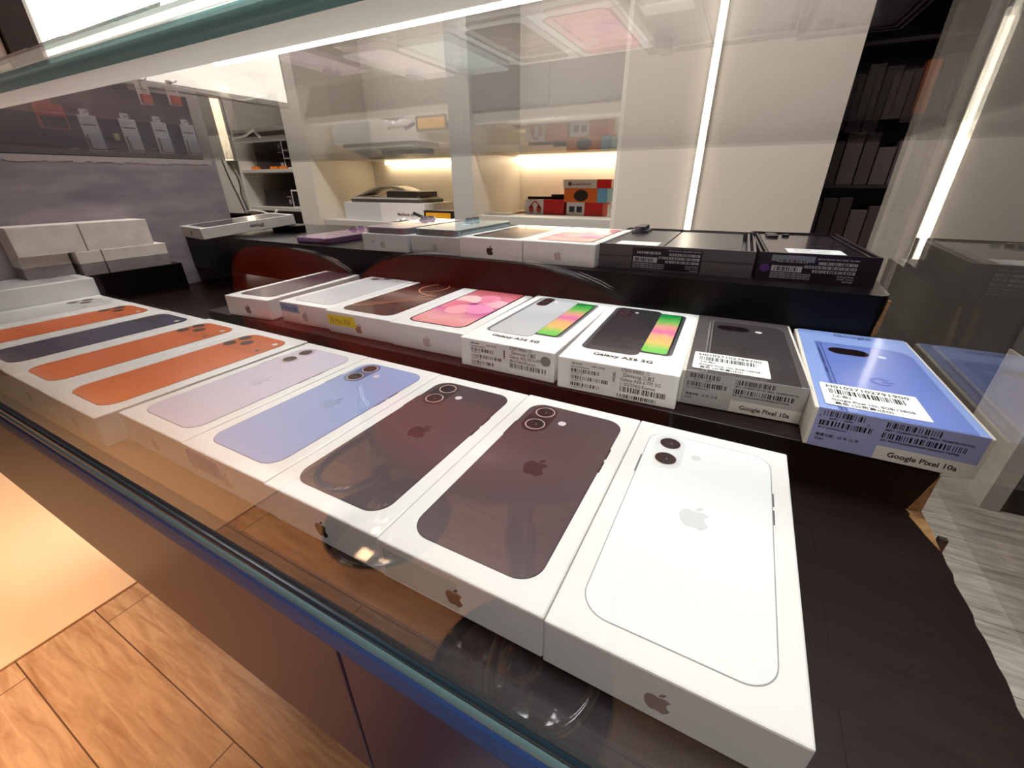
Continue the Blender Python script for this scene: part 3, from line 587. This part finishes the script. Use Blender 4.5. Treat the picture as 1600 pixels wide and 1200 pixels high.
# open cartons with foldable display units
def open_carton(root, Wm, Lm, H, m, t=0.0022, rims=1):
    mb = MB(); mb.box(0, Wm, 0, Lm, 0, H*0.55, m)
    for k in range(rims+1):
        o_ = k*0.0052; h = H-(0.0 if k == 0 else 0.0012)
        mb.box(o_, Wm-o_, o_, o_+t, H*0.5, h, m); mb.box(o_, Wm-o_, Lm-o_-t, Lm-o_, H*0.5, h, m)
        mb.box(o_, o_+t, o_+t, Lm-o_-t, H*0.5, h, m); mb.box(Wm-o_-t, Wm-o_, o_+t, Lm-o_-t, H*0.5, h, m)
    return mb.build('carton', root)
WI = mat((196, 194, 200), 0.5)
def sam_print(root, x0, w, H, seed, m=None):
    l = layer(root, 'spec_label', [rrect(x0, 1.2, x0+w, H-2.2, 0.4)], 0.14, mat((26, 14, 26), 0.4), 'front') if m is None else root
    k = w/68.0
    text(l, 'fine_print', 'SER.NO R5CX40  IMEI 350487  EID 8904', 1.5*k+0.3, x0+w-1.5, H-4.4, 0.2, WI, 'front', 0, 'RIGHT')
    for i, (a, b, z) in enumerate(((0.07, 0.42, H-8.0), (0.55, 0.97, H-8.6), (0.40, 0.97, H-12.2), (0.50, 0.97, H-15.8))):
        layer(l, 'barcode_ground', [[(x0+a*w, z), (x0+b*w, z), (x0+b*w, z+2.3), (x0+a*w, z+2.3)]], 0.2, WI, 'front')
        barcode(l, x0+a*w+1, x0+b*w-1, z+0.2, z+2.1, 0.3, BLACK, 'front', 0, seed+i)
    layer(l, 'barcode_ground', [[(x0+1.5, H-16.4), (x0+0.38*w, H-16.4), (x0+0.38*w, H-11.2), (x0+1.5, H-11.2)]], 0.2, WI, 'front')
    barcode(l, x0+0.05*w, x0+0.33*w, H-15.8, H-12.0, 0.3, BLACK, 'front', 0, seed+9)
    for i in range(3): text(l, 'fine_print', '製品名稱行動電話台灣三星電子股份有限公司', 1.35*k+0.25, x0+1.5, H-18.6-i*1.9, 0.2, WI, 'front')
    for i, s in enumerate(('Samsung Galaxy', '512GB  12+512', 'SM-F966B')): text(l, 'fine_print', s, 1.6*k+0.3, x0+w-2, H-18.4-i*2.2, 0.2, WI, 'front', 0, 'RIGHT')
s1 = place('phone_box', 'wide dark grey open carton holding an unfolded foldable phone', 'phone box', -0.995, 3.10, ZB3, 1.0, G3)
W1, L1, H1 = 0.1590, 0.179, 0.0245
open_carton(s1, W1, L1, H1, mat((92, 85, 88), 0.4, coat=0.2)); sam_print(s1, 45.5, 68, 24.5, 400)
fp = thing('foldable_phone', 'dark unfolded foldable phone resting in the wide grey carton', 'phone', (0, 0, 0)); fp.matrix_world = s1.matrix_basis @ Matrix.Translation((0.009, 0.010, 0.0138))
SILK = mat((84, 80, 82), 0.32, metal=0.5)
MB().prism([(a*mm, c*mm) for a, c in rrect(0, 0, 64, 158, 5)], 0, 0.0088, SILK).build('left_half', fp, bevel=0.0006)
MB().prism([(a*mm, c*mm) for a, c in rrect(65, 0, 138, 158, 5)], 0, 0.0088, SILK).build('right_half', fp, bevel=0.0006)
isl = MB().prism([(a*mm, c*mm) for a, c in pill(6, 110, 27, 156)], 0.0087, 0.0125, mat((120, 118, 122), 0.25, metal=0.8)).build('camera_island', fp, bevel=0.0006)
for k in range(3): MB().prism([(a*mm, c*mm) for a, c in circ(16.5, 119+14*k, 6.6)], 0.0124, 0.0172, mat((130, 128, 132), 0.25, metal=0.8)).build('lens', isl, bevel=0.0004)
st = layer(fp, 'notice_sticker', [rrect(14, 5, 58, 34, 1)], 9.0, mat((220, 218, 216), 0.4), label='blank white sticker')
s2 = place('phone_box', 'black open carton with a purple dot sticker, right end of the rear row', 'phone box', 0.098, 3.14, ZB3, 3.0, G3)
W2_, L2_, H2_ = 0.0925, 0.192, 0.0245
open_carton(s2, W2_, L2_, H2_, mat((34, 22, 34), 0.4, coat=0.2))
layer(s2, 'purple_dot_sticker', [circ(4.8+1.6, 10.5, 3.9)], 0.2, mat((96, 44, 130), 0.5), 'front')
layer(s2, 'grey_sticker', [rrect(10.5, 17.2, 44.5, 22.6, 0.4)], 0.2, mat((142, 142, 150), 0.3, coat=0.4), 'front')
sam_print(s2, 10.5, 68, 24.5, 440, m=1)
fp2 = thing('display_phone', 'dark flat phone resting in the black open carton', 'phone'); fp2.matrix_world = s2.matrix_basis @ Matrix.Translation((0.0085, 0.009, 0.0142))
MB().prism([(a*mm, c*mm) for a, c in rrect(0, 0, 74, 172, 4)], 0, 0.0086, mat((40, 32, 44), 0.2, coat=0.6)).build('body', fp2, bevel=0.0006)
for (lx, ly, rr_) in ((12, 155, 6.5), (12, 136, 6.5), (27, 150, 4.0)): MB().prism([(a*mm, c*mm) for a, c in circ(lx, ly, rr_)], 0.0085, 0.0112, mat((110, 104, 112), 0.25, metal=0.8)).build('lens', fp2, bevel=0.0004)
st = layer(fp2, 'notice_sticker', [rrect(16, 8, 62, 38, 1)], 8.8, mat((224, 224, 224), 0.4)); text(st, 'fine_print', '展示機 DEMO', 5, 22, 26, 8.95, INKG, 'top', 0); text(st, 'fine_print', 'SM-S938B 256GB', 4, 22, 15, 8.95, INKG, 'top', 0)

# ---------------------------------------------------------------- pale cartons stacked against the left end panel
PALE = noisy('scuffed_pale_card', (214, 202, 192), (236, 226, 216), 60, 0.6, bump=0.1); PALE_SHADE = noisy('shaded_pale_card', (128, 116, 116), (150, 138, 136), 60, 0.6)  # the grey card is the pale card with shading put into its colour
stp = MB(); UB(stp, -6.16, -5.87, 1.76, 2.66, Z0, -0.858, BLACKG); o = stp.build('display_block', bevel=0.001); o['label'] = 'low black block under the pale cartons by the end panel'; o['category'] = 'display block'
GC = 'pale cartons by the end panel'
def pale(label, x0, x1, y0, y1, z0, z1, two=False):
    t = place('carton', label, 'carton', x0, y0, z0, 0, GC); w, d, h = (x1-x0)*S, (y1-y0)*S, (z1-z0)*S
    if two:
        MB().box(0, w, 0, d, 0, h*0.5, PALE_SHADE).build('base', t, bevel=0.0005); MB().box(0, w, 0, d, h*0.5+0.0002, h, PALE).build('lid', t, bevel=0.0005)  # lower half coloured grey to paint in shading
    else: MB().box(0, w, 0, d, 0, h, PALE).build('lid', t, bevel=0.0006)
pale('pale carton, shade painted on its lower half, on the low black block, farther of the lower pair', -6.16, -5.87, 1.975, 2.56, -0.857, -0.622, True)
pale('pale carton, shade painted on its lower half, on the low black block, nearer of the lower pair', -6.16, -5.87, 1.765, 1.965, -0.857, -0.622, True)
pale('pale carton on the upper layer beside the end panel, farther one', -6.16, -5.88, 1.88, 2.46, -0.6215, -0.36)
pale('pale carton, shade painted on its lower half, standing on the left stack of white boxes against the end panel', -6.16, -5.93, 1.37, 1.725, -0.8315, -0.622, True)
pale('pale carton on the upper layer beside the end panel, nearer one', -6.16, -5.88, 1.37, 1.87, -0.6215, -0.36)

# ---------------------------------------------------------------- customer side: mat and bar stools
m_ = MB().box(-3.2, -1.157, -1.9, 0.30, 0, 0.006, mat((240, 200, 160), 0.5)); o = m_.build('floor_mat', bevel=0.001)
o['label'] = 'plain cream mat lying on the orange-lit oak floor'; o['category'] = 'mat'
LEATH = mat((150, 40, 14), 0.4, coat=0.1)
def stool(label, bx, by, cx, cy, hw, zt, zb, ring):
    t = thing('bar_stool', label, 'stool', (bx, by, 0), 0, 'bar stools in front of the counter')
    def at(mb, name, parent=None, **k):
        for i, v in enumerate(mb.v): mb.v[i] = v-Vector((bx, by, 0))
        return mb.build(name, parent or t, **k)
    at(MB().lathe([(0.183, 0), (0.184, 0.006), (0.175, 0.013), (0.10, 0.022), (0.05, 0.034), (0.03, 0.06), (0.029, 0.075)], (bx, by), CHROME, 64), 'base')
    at(MB().lathe([(0.025, 0.06), (0.025, 0.40), (0.019, 0.401), (0.019, 0.60)], (bx, by), CHROME, 24), 'post')
    path = []
    for a, b in ring: path.append((a, b, 0.30))
    at(MB().tube(path, 0.008, CHROME, 10, closed=True), 'footrest')
    at(MB().lathe([(0.05, 0.585), (0.17, 0.60), (0.19, 0.625), (0.185, 0.655), (0.15, 0.668), (0.01, 0.668)], (bx, (by+cy-0.0)/2*0+by), LEATH, 40), 'seat')
    # arched back shell
    n = 28; fr_, bk = [], []
    pts = []
    for k in range(n+1):
        a = math.pi*k/n; ca, sa = math.cos(a), math.sin(a)
        pts.append((hw*math.copysign(abs(ca)**0.75, ca), zb+(zt-zb)*abs(sa)**0.75))
    pts = [(hw, zb-0.05)]+pts+[(-hw, zb-0.05)]
    mb = MB(); K = 12; grid = []
    vs = []; fs = []
    for s_ in (0, 1):
        for i, (px_, pz_) in enumerate(pts):
            for j in range(K+1):
                x_ = px_*(j/K); z_ = (zb-0.05)+(pz_-(zb-0.05))*(1.0) if j == K else None
                z_ = zb-0.05+(pz_-zb+0.05)*1.0
                x_ = px_*j/K; z_ = (zb+0.02)+(pz_-zb-0.02)*j/K
                dy = -0.22*(x_/hw)**2*hw if hw else 0
                vs.append((cx+x_, cy+dy*0.6-(0.014 if s_ else 0), z_))
    nr = len(pts); w = K+1
    for s_ in (0, 1):
        o_ = s_*nr*w
        for i in range(nr-1):
            for j in range(K): fs.append([o_+i*w+j, o_+i*w+j+1, o_+(i+1)*w+j+1, o_+(i+1)*w+j])
    mb.add(vs, fs, LEATH, True)
    at(mb, 'backrest')
    rim = [(cx+px_, cy-0.22*(px_/hw)**2*hw*0.6-0.007, pz_) for px_, pz_ in pts]
    at(MB().tube(rim, 0.0055, CHROME, 8), 'rim', label='bright metal rim')
    for sx in (-1, 1): at(MB().tube([(cx+sx*0.07, cy-0.012, zb+0.03), (cx+sx*0.07, cy-0.03, 0.61), (bx+sx*0.05, by+0.02, 0.60)], 0.006, CHROME, 8), 'bracket')
    return t
YG = 0.135
def ringpts(cx, cy, rx, ry, px, py):
    P = [(cx+rx*math.copysign(abs(math.cos(a))**0.8, math.cos(a)), cy+ry*math.copysign(abs(math.sin(a))**0.8, math.sin(a))) for a in [2*math.pi*k/36 for k in range(36)]]
    return P
stool('bar stool with chrome base mirrored under the right front boxes', -0.219, YG-0.437, -0.218, YG-0.32, 0.190, 0.828, 0.69, ringpts(-0.125, YG-0.37, 0.072, 0.125, 0, 0))
stool('bar stool with chrome base mirrored farther left under the front boxes', -0.761, YG-0.652, -0.745, YG-0.49, 0.215, 0.785, 0.62, ringpts(-0.69, YG-0.56, 0.075, 0.12, 0, 0))

# ---------------------------------------------------------------- background: shelving
CREAM = mat((234, 228, 218), 0.5)
yf, yb = 12.0, 15.0
cab = thing('wall_shelving', 'tall white built-in shelving unit with lit compartments', 'shelving', (0, yf*S, 0))
def kpart(mb, name, **k):
    o = mb.build(name, cab, **k); o.matrix_parent_inverse = Matrix.Translation((0, -yf*S, 0)); return o
mb = MB(); UB(mb, -15.75, -14.7, yf-0.15, yb, -6, 9, WHITE); kpart(mb, 'upright', bevel=0.001)
mb = MB(); UB(mb, -8.4, -7.65, yf-0.15, yb, -6, 9, mat((186, 184, 180), 0.4)); kpart(mb, 'upright', bevel=0.001)
mb = MB(); UB(mb, -3.35, -3.25, yf, yb, -6, 9, WHITE); kpart(mb, 'upright')
mb = MB(); UB(mb, -19.3, -19.15, yf, yb, -6, 9, WHITE); kpart(mb, 'upright')
mb = MB(); UB(mb, -14.7, -3.25, yb, yb+0.2, -6, 9, CREAM); UB(mb, -19.15, -15.75, yb, yb+0.2, -6, 9, mat((64, 52, 54), 0.5)); kpart(mb, 'back_panel')
for (x0, x1, z0, z1) in ((-14.7, -8.4, -1.52, -1.32), (-7.65, -3.35, -1.22, -0.98), (-19.15, -15.75, 0.34, 0.46), (-19.15, -15.75, -1.08, -0.95), (-19.15, -15.75, 1.75, 1.87), (-14.7, -8.4, 0.74, 0.92), (-7.65, -3.35, 0.74, 0.92)):
    mb = MB(); UB(mb, x0, x1, yf, yb, z0, z1, WHITE2); kpart(mb, 'shelf', bevel=0.0008)
mb = MB(); UB(mb, -14.7, -8.4, yf+1.2, yf+1.3, -6, -1.52, mat((92, 88, 84), 0.5)); kpart(mb, 'recess_back')
for x0, x1 in ((-7.62, -5.3), (-5.26, -3.36)):
    mb = MB(); UB(mb, x0, x1, yf+0.02, yf+0.2, -3.6, -1.28, mat((136, 134, 134), 0.35)); kpart(mb, 'drawer_front', bevel=0.001)
mb = MB(); UB(mb, -19.15, -15.75, yf+0.3, yf+0.4, -6, -1.1, mat((70, 60, 60), 0.5)); kpart(mb, 'recess_back')
WARM = mat((255, 230, 190), 0.5, emit=22.0)
mb = MB(); UB(mb, -7.6, -3.4, yb-0.22, yb-0.12, 0.62, 0.70, WARM); kpart(mb, 'light_strip', label='glowing warm strip under the shelf')
mb = MB(); UB(mb, -13.8, -8.5, yb-0.22, yb-0.12, 0.62, 0.70, mat((255, 230, 190), 0.5, emit=14.0)); kpart(mb, 'light_strip', label='glowing warm strip under the shelf')
# white side panel with cables, vertical lights
mb = MB(); UB(mb, -26, -19.55, yf, yf+0.2, -1.24, 9, WHITE); o = mb.build('trim_1'); o['kind'] = 'structure'
mb = MB(); UB(mb, -26, -19.3, yf+0.6, yf+0.8, -6, -1.3, mat((60, 48, 50), 0.5)); o = mb.build('trim_2'); o['kind'] = 'structure'
def strip(label, x0, x1, z0, z1, y, e, col=(255, 244, 220)):
    t = thing('light_strip', label, 'light strip', U((x0+x1)/2, y, z0), 0)
    w = (x1-x0)*S/2; h = (z1-z0)*S
    MB().box(-w, w, 0, 0.012, 0, h, mat((220, 216, 206), 0.4)).build('channel', t)
    MB().box(-w*0.8, w*0.8, -0.004, 0.001, 0.002, h-0.002, mat(col, 0.5, emit=e)).build('diffuser', t)
strip('lit vertical strip set in the plain wall panel', -1.435, -1.275, -5.6, 8.5, 11.92, 12)
strip('lit vertical strip at the left edge of the shelving', -19.85, -19.2, 0.8, 8.5, 11.85, 3.5, (255, 232, 196))
for k, (a, c) in enumerate((((-20.35, -20.0, -19.9), 0.5), ((-19.95, -19.9, -19.7), 0.5))):
    pts = []
    for i in range(30):
        t = i/29; z = 0.9-2.2*t; x = (-20.25 if k == 0 else -19.98)+0.75*t+(0.28 if k else -0.05)*math.sin(math.pi*min(1, t*1.6))*(1 if t < 0.6 else -0.6)
        pts.append(U(x, 11.93, z))
    o = MB().tube(pts, 0.0035, BLACK, 6).build('cable'); o['label'] = ('thin black cable on the white panel, nearer the lit edge', 'thin black cable on the white panel, farther from the lit edge')[1-k]; o['category'] = 'cable'; o['group'] = 'cables on the white panel'
o = MB().tube([U(*p) for p in ((-19.6, 11.95, -1.2), (-19.0, 11.95, -1.1), (-18.3, 11.95, -1.14), (-17.7, 11.95, -1.3), (-17.4, 11.97, -1.06))], 0.007, WHITE, 8).build('cable')
o['label'] = 'white cable sagging below the lower left shelf'; o['category'] = 'cable'

def bx(name, label, cat, x0, x1, y0, y1, z0, z1, m, group=None, rz=0, name2='body', bev=0.001):
    t = place(name, label, cat, (x0+x1)/2, (y0+y1)/2, z0, rz, group); w, d, h = (x1-x0)*S/2, (y1-y0)*S/2, (z1-z0)*S
    MB().box(-w, w, -d, d, 0, h, m).build(name2, t, bevel=bev); return t, w, d, h
def fl(t, name, x0, x1, z0, z1, d, m, **k): return MB().box(x0, x1, -d-0.0006, -d, z0, z1, m).build(name, t, **k)
DK = mat((52, 44, 48), 0.4)
for zz, lab in ((0.461, 'upper'), (-0.949, 'lower')):
    t, w, d, h = bx('speaker_box', 'dark printed box on the %s left shelf' % lab, 'box', -18.9, -16.75, 12.6, 13.8, zz, zz+0.66, DK, 'dark boxes on the left shelves')
    fl(t, 'printed_mark', w*0.35, w*0.6, h*0.55, h*0.62, d, mat((210, 206, 206), 0.4)); MB().prism([(a, b_) for a, b_ in circ(w*0.5, h*0.3, 0.014)], -d-0.0008, -d, mat((200, 196, 200), 0.4), 'front').build('badge', t)
    t, w, d, h = bx('picture_frame', 'small white frame standing beside the dark box on the %s left shelf' % lab, 'frame', -16.6, -15.95, 12.2, 12.28, zz, zz+0.66, mat((224, 220, 214), 0.4), None, 0, 'frame')
    fl(t, 'dark_print', -w*0.8, w*0.8, h*0.08, h*0.92, d, mat((34, 30, 32), 0.3))
for k in range(4):
    bx('battery_pack', ('leftmost', 'second', 'third', 'rightmost')[k]+' of the small orange packs lying on the upper left shelf', 'battery', -18.7+0.6*k, -18.25+0.6*k, 12.15, 12.4, 0.461, 0.56, mat((226, 120, 40), 0.4) if k != 1 else mat((70, 40, 36), 0.4), 'orange packs on the upper left shelf')
# main compartment
SH = -1.319
t, w, d, h = bx('laptop_box', 'flat white laptop box under the folder stack', 'laptop box', -13.9, -10.0, 12.4, 14.1, SH, SH+0.62, mat((232, 228, 224), 0.4), None, 0)
fl(t, 'end_face', -w, -w*0.05, 0, h, d, mat((206, 206, 206), 0.4)); text(t, 'lettering', 'MacBook Air', 22, w*1000*0.35, 30, 1.0, INKT, 'front', -d)
t = place('paper_folder', 'grey folder with a curled page lying on the laptop box', 'folder', -13.6, 12.5, SH+0.622, 0)
MB().box(0, 3.3*S, 0, 1.4*S, 0, 0.016, mat((72, 66, 60), 0.5)).build('cover', t, bevel=0.002)
MB().box(0.03*S, 3.2*S, 0.05*S, 1.35*S, 0.0165, 0.024, mat((210, 204, 194), 0.6)).build('page_block', t)
mb = MB(); vs = []; fs = []
for i in range(22):
    u_ = i/21; x_ = u_*3.2*S; z_ = 0.026+0.05*math.sin(math.pi*min(1, u_*1.05))**1.5
    for j, y_ in enumerate((0.02, 1.3*S)):
        for q in (0, 0.003): vs.append((x_, y_, z_+q))
for i in range(21):
    a = i*4; b_ = a+4
    fs += [[a, b_, b_+2, a+2], [a+1, a+3, b_+3, b_+1], [a, a+1, b_+1, b_], [a+2, b_+2, b_+3, a+3]]
mb.add(vs, fs, mat((212, 206, 200), 0.5), True); mb.build('curled_page', t)
MB().box(1.75*S, 3.15*S, 0.01, 1.25*S, 0.0265, 0.056, mat((58, 50, 44), 0.4)).build('cover_flap', t, bevel=0.004)
t, w, d, h = bx('accessory_box', 'black box with a yellow front panel on the wide shelf', 'box', -9.95, -8.75, 12.25, 13.1, SH, SH+0.42, mat((44, 36, 30), 0.4))
fl(t, 'yellow_panel', -w*0.86, w*0.86, h*0.16, h*0.84, d, mat((246, 176, 40), 0.4)); text(t, 'lettering', 'POWER', 9, -14, 22, 1.2, INKD, 'front', -d)
bx('accessory_box', 'small white box beside the yellow-fronted box', 'box', -8.7, -8.45, 12.2, 12.7, SH, SH+0.2, WHITE)
t, w, d, h = bx('kraft_box', 'brown kraft box at the back of the wide shelf', 'box', -9.35, -8.5, 13.3, 14.4, SH, SH+0.78, mat((140, 88, 54), 0.6))
MB().box(-w, w, -d, d, h, h+0.01, BLACK).build('black_tray', t)
mb = MB(); r_ = random.Random(5); vs = []; fs = []
for i in range(13):
    for j in range(7): vs.append((i*0.014, j*0.012, 0.003+r_.random()*0.02*math.sin(math.pi*i/12)))
for i in range(12):
    for j in range(6): fs.append([i*7+j, (i+1)*7+j, (i+1)*7+j+1, i*7+j+1])
mb.add(vs, fs, mat((222, 218, 220), 0.15, coat=0.6)); o = mb.build('plastic_bag'); so = o.modifiers.new('s', 'SOLIDIFY'); so.thickness = 0.001
o.location = U(-11.4, 12.15, SH+0.005); o['label'] = 'crumpled clear plastic bag in front of the laptop box'; o['category'] = 'plastic bag'
o = MB().tube([U(-10.35, 12.2, SH+0.32), U(-10.15, 12.2, SH+0.26), U(-9.97, 12.2, SH+0.2)], 0.008, BLACK, 8).build('charger_plug'); o['label'] = 'small black plug against the yellow-fronted box'; o['category'] = 'plug'
# right compartment
SR = -0.979
RED = mat((214, 36, 34), 0.4)
t, w, d, h = bx('headphone_box', 'red and white box picturing red headphones, on the right shelf', 'headphone box', -6.55, -5.2, 13.2, 14.0, SR, SR+0.44, RED)
fl(t, 'white_face', -w, -w*0.02, 0, h, d, mat((232, 226, 222), 0.4))
hp = MB()
for side in (-1, 1): hp.prism([(a-w*0.45+side*0.02, b_) for a, b_ in circ(0, h*0.35, 0.012, 16, 0.017)], -d-0.0016, -d, mat((198, 60, 48), 0.4), 'front')
hp.prism(ribbon([(-w*0.45-0.026+0.052*k/10, h*0.42+0.028*math.sin(math.pi*k/10)) for k in range(11)], 0.006), -d-0.0016, -d, mat((198, 60, 48), 0.4), 'front'); hp.build('headphone_picture', t)
t = place('selfie_stick', 'black stick lying across the headphone box', 'stick', -6.5, 13.3, SR+0.441, 4)
MB().box(0, 0.19, 0, 0.025, 0, 0.012, BLACK).build('tube', t, bevel=0.003); MB().box(0.12, 0.185, -0.005, 0.03, 0.0121, 0.022, BLACK).build('clamp', t, bevel=0.003)
t, w, d, h = bx('headphone_box', 'red and white box at the bottom of the stack of three', 'headphone box', -5.1, -3.95, 13.2, 14.0, SR, SR+0.37, RED)
fl(t, 'white_face', -w, 0, 0, h, d, mat((232, 226, 222), 0.4))
for k in (0, 1): fl(t, 'printed_square', -w*0.85+k*w*0.42, -w*0.55+k*w*0.42, h*0.25, h*0.7, d+0.0007, mat((50, 44, 60), 0.4))
t, w, d, h = bx('headphone_box', 'orange and blue box in the middle of the stack of three', 'headphone box', -5.2, -3.85, 13.2, 14.0, SR+0.372, SR+0.76, mat((122, 186, 226), 0.4))
fl(t, 'orange_face', -w, w*0.55, 0, h, d, mat((232, 116, 44), 0.4)); MB().prism([(a-w*0.2, b_) for a, b_ in circ(0, h*0.48, 0.034, 20, 0.024)], -d-0.0016, -d, mat((52, 42, 40), 0.4), 'front').build('dark_print', t)
t, w, d, h = bx('headphone_box', 'slim white box with a red end on top of the stack', 'headphone box', -5.25, -3.75, 13.2, 14.0, SR+0.762, SR+1.0, mat((224, 214, 206), 0.4))
fl(t, 'red_end', w*0.42, w, 0, h, d, RED); MB().prism([(a-w*0.7, b_) for a, b_ in circ(0, h*0.5, 0.009, 14)], -d-0.0012, -d, INKT, 'front').build('badge', t)
text(t, 'lettering', '5K INNOVATION', 11, -w*600, 12, 1.0, INKT, 'front', -d)
bx('accessory_box', 'small plain white box at the right end of the shelf', 'box', -3.75, -3.4, 13.0, 13.4, SR, SR+0.35, CREAM)
t, w, d, h = bx('tablet', 'thin silver tablet lying at the left of the right shelf', 'tablet', -7.55, -6.7, 12.3, 13.6, SR, SR+0.07, mat((200, 190, 176), 0.25, metal=0.6), None, 0)

# dark stock shelf beyond the wall panel
GD = 'stock boxes in the dark doorway'
t = thing('stock_rack', 'dark rack seen in the unlit doorway', 'rack', U(2.1, 13.6, -6))
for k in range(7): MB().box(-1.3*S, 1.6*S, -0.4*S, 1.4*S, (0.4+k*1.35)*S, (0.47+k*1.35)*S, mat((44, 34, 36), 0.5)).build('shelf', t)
for x_ in (-1.3, 1.55):
    MB().box(x_*S, (x_+0.06)*S, -0.4*S, 1.4*S, 0, 10*S, mat((36, 28, 30), 0.5)).build('upright', t)
r_ = random.Random(9); rows = ['fourth', 'fifth', 'top']
for k in (3, 4, 5):
    x_ = 0.9; n_ = 0
    while x_ < 3.2:
        wv = r_.uniform(0.22, 0.34); hh = r_.uniform(0.75, 1.1); n_ += 1
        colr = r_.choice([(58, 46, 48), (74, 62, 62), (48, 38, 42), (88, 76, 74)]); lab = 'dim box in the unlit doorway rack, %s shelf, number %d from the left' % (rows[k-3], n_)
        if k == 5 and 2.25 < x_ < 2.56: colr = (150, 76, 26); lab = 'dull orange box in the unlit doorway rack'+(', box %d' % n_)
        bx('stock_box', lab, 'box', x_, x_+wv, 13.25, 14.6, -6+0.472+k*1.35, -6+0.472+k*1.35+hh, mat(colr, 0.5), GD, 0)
        x_ += wv+0.03
# white floor cabinets at the far right
t = thing('side_cabinet', 'white cabinet side with black plinth at the far right', 'cabinet', (0.78, 1.51, 0))
SCUF = noisy('scuffed_white_panel', (188, 182, 172), (206, 200, 190), 9, 0.45)
HC = 0.42; GREYP = mat((112, 106, 102), 0.45)
MB().box(0, 0.045, 0, 0.262, 0.0, HC, SCUF).build('side_panel', t, bevel=0.001)
MB().box(0.046, 0.10, 0.01, 0.26, 0.0, HC, mat((24, 22, 24), 0.5)).build('shadow_gap', t)
MB().box(0.10, 0.9, -0.03, 0.26, 0.0, HC, SCUF).build('front_panel', t, bevel=0.001)
MB().box(0.004, 0.9, 0.0, 0.26, HC+0.004, 2.3, GREYP).build('upper_panel', t, bevel=0.001)

# accessories on the left wall
def card(label, y0, y1, z0, z1, c, c2):
    t = thing('accessory_card', label, 'accessory pack', U(-13.99, y0, z0), 0, 'hanging packs on the dark left wall')
    w, h = (y1-y0)*S, (z1-z0)*S
    MB().box(0, 0.004, 0, w, 0, h, mat(c, 0.4, coat=0.3)).build('backing_card', t, bevel=0.0005)
    MB().box(0.004, 0.018, w*0.1, w*0.9, h*0.04, h*0.5, mat(c2, 0.2, coat=0.6)).build('blister', t, bevel=0.003)
    MB().box(0.004, 0.0045, w*0.1, w*0.85, h*0.72, h*0.76, mat((90, 90, 100), 0.4)).build('lettering_bar', t)
    MB().box(0, 0.002, w*0.2, w*0.7, h, h+0.12*S, mat(c, 0.4)).build('hang_tab', t)
    MB().tube([(0.0, w*0.45, h+0.06*S), (0.05, w*0.45, h+0.06*S), (0.055, w*0.45, h+0.08*S)], 0.002, STEEL, 6).build('hook', t)
cs = ['nearest', 'second', 'third', 'farthest']
for k, y0 in enumerate((5.25, 6.02, 6.70, 7.37)):
    card('grey-white hanging pack on the dark left wall, %s of its row' % cs[k], y0, y0+0.34, 0.68, 1.40, (226, 228, 236), (200, 202, 214))
card('red hanging pack with a black window, nearest the customer side', 4.55, 5.05, 1.08, 1.55, (206, 84, 44), (30, 24, 26))
card('red and white hanging pack, nearer of the upper pair', 6.62, 6.9, 1.76, 2.2, (226, 220, 214), (206, 70, 60))
card('red and white hanging pack, farther of the upper pair', 7.3, 7.58, 1.82, 2.25, (226, 220, 214), (206, 80, 60))
o = MB().box(-13.99*S, -13.90*S, 5.80*S, 5.90*S, EYE+0.93*S, EYE+1.07*S, mat((220, 206, 150), 0.4)).build('price_tag'); o['label'] = 'small cream tag between the grey-white packs'; o['category'] = 'tag'
# light box and pillar above
t = thing('light_box', 'big bright white light box above the dark left wall', 'light box', U(-14.2, 5.1, 2.2))
MB().box(-0.05, 0.0, 0, 6.0*S, 0, 4.5*S, mat((230, 226, 220), 0.4)).build('frame', t)
MB().box(0.0, 0.004, 0.02, 5.9*S, 0.02, 4.4*S, mat((255, 248, 236), 0.5, emit=1.6)).build('lit_face', t)
o = MB().box(-14.4*S, -13.95*S, 4.58*S, 5.08*S, EYE+2.06*S, 2.45, noisy('dark_walnut', (36, 20, 18), (54, 30, 26), 5, 0.5, (1, 1, 6))).build('trim_3'); o['kind'] = 'structure'
struct(MB().box(-14.4*S, -14.1*S, -3.0, 4.56*S, 1.1, 2.45, mat((214, 186, 180), 0.6)), 'wall_left_front')
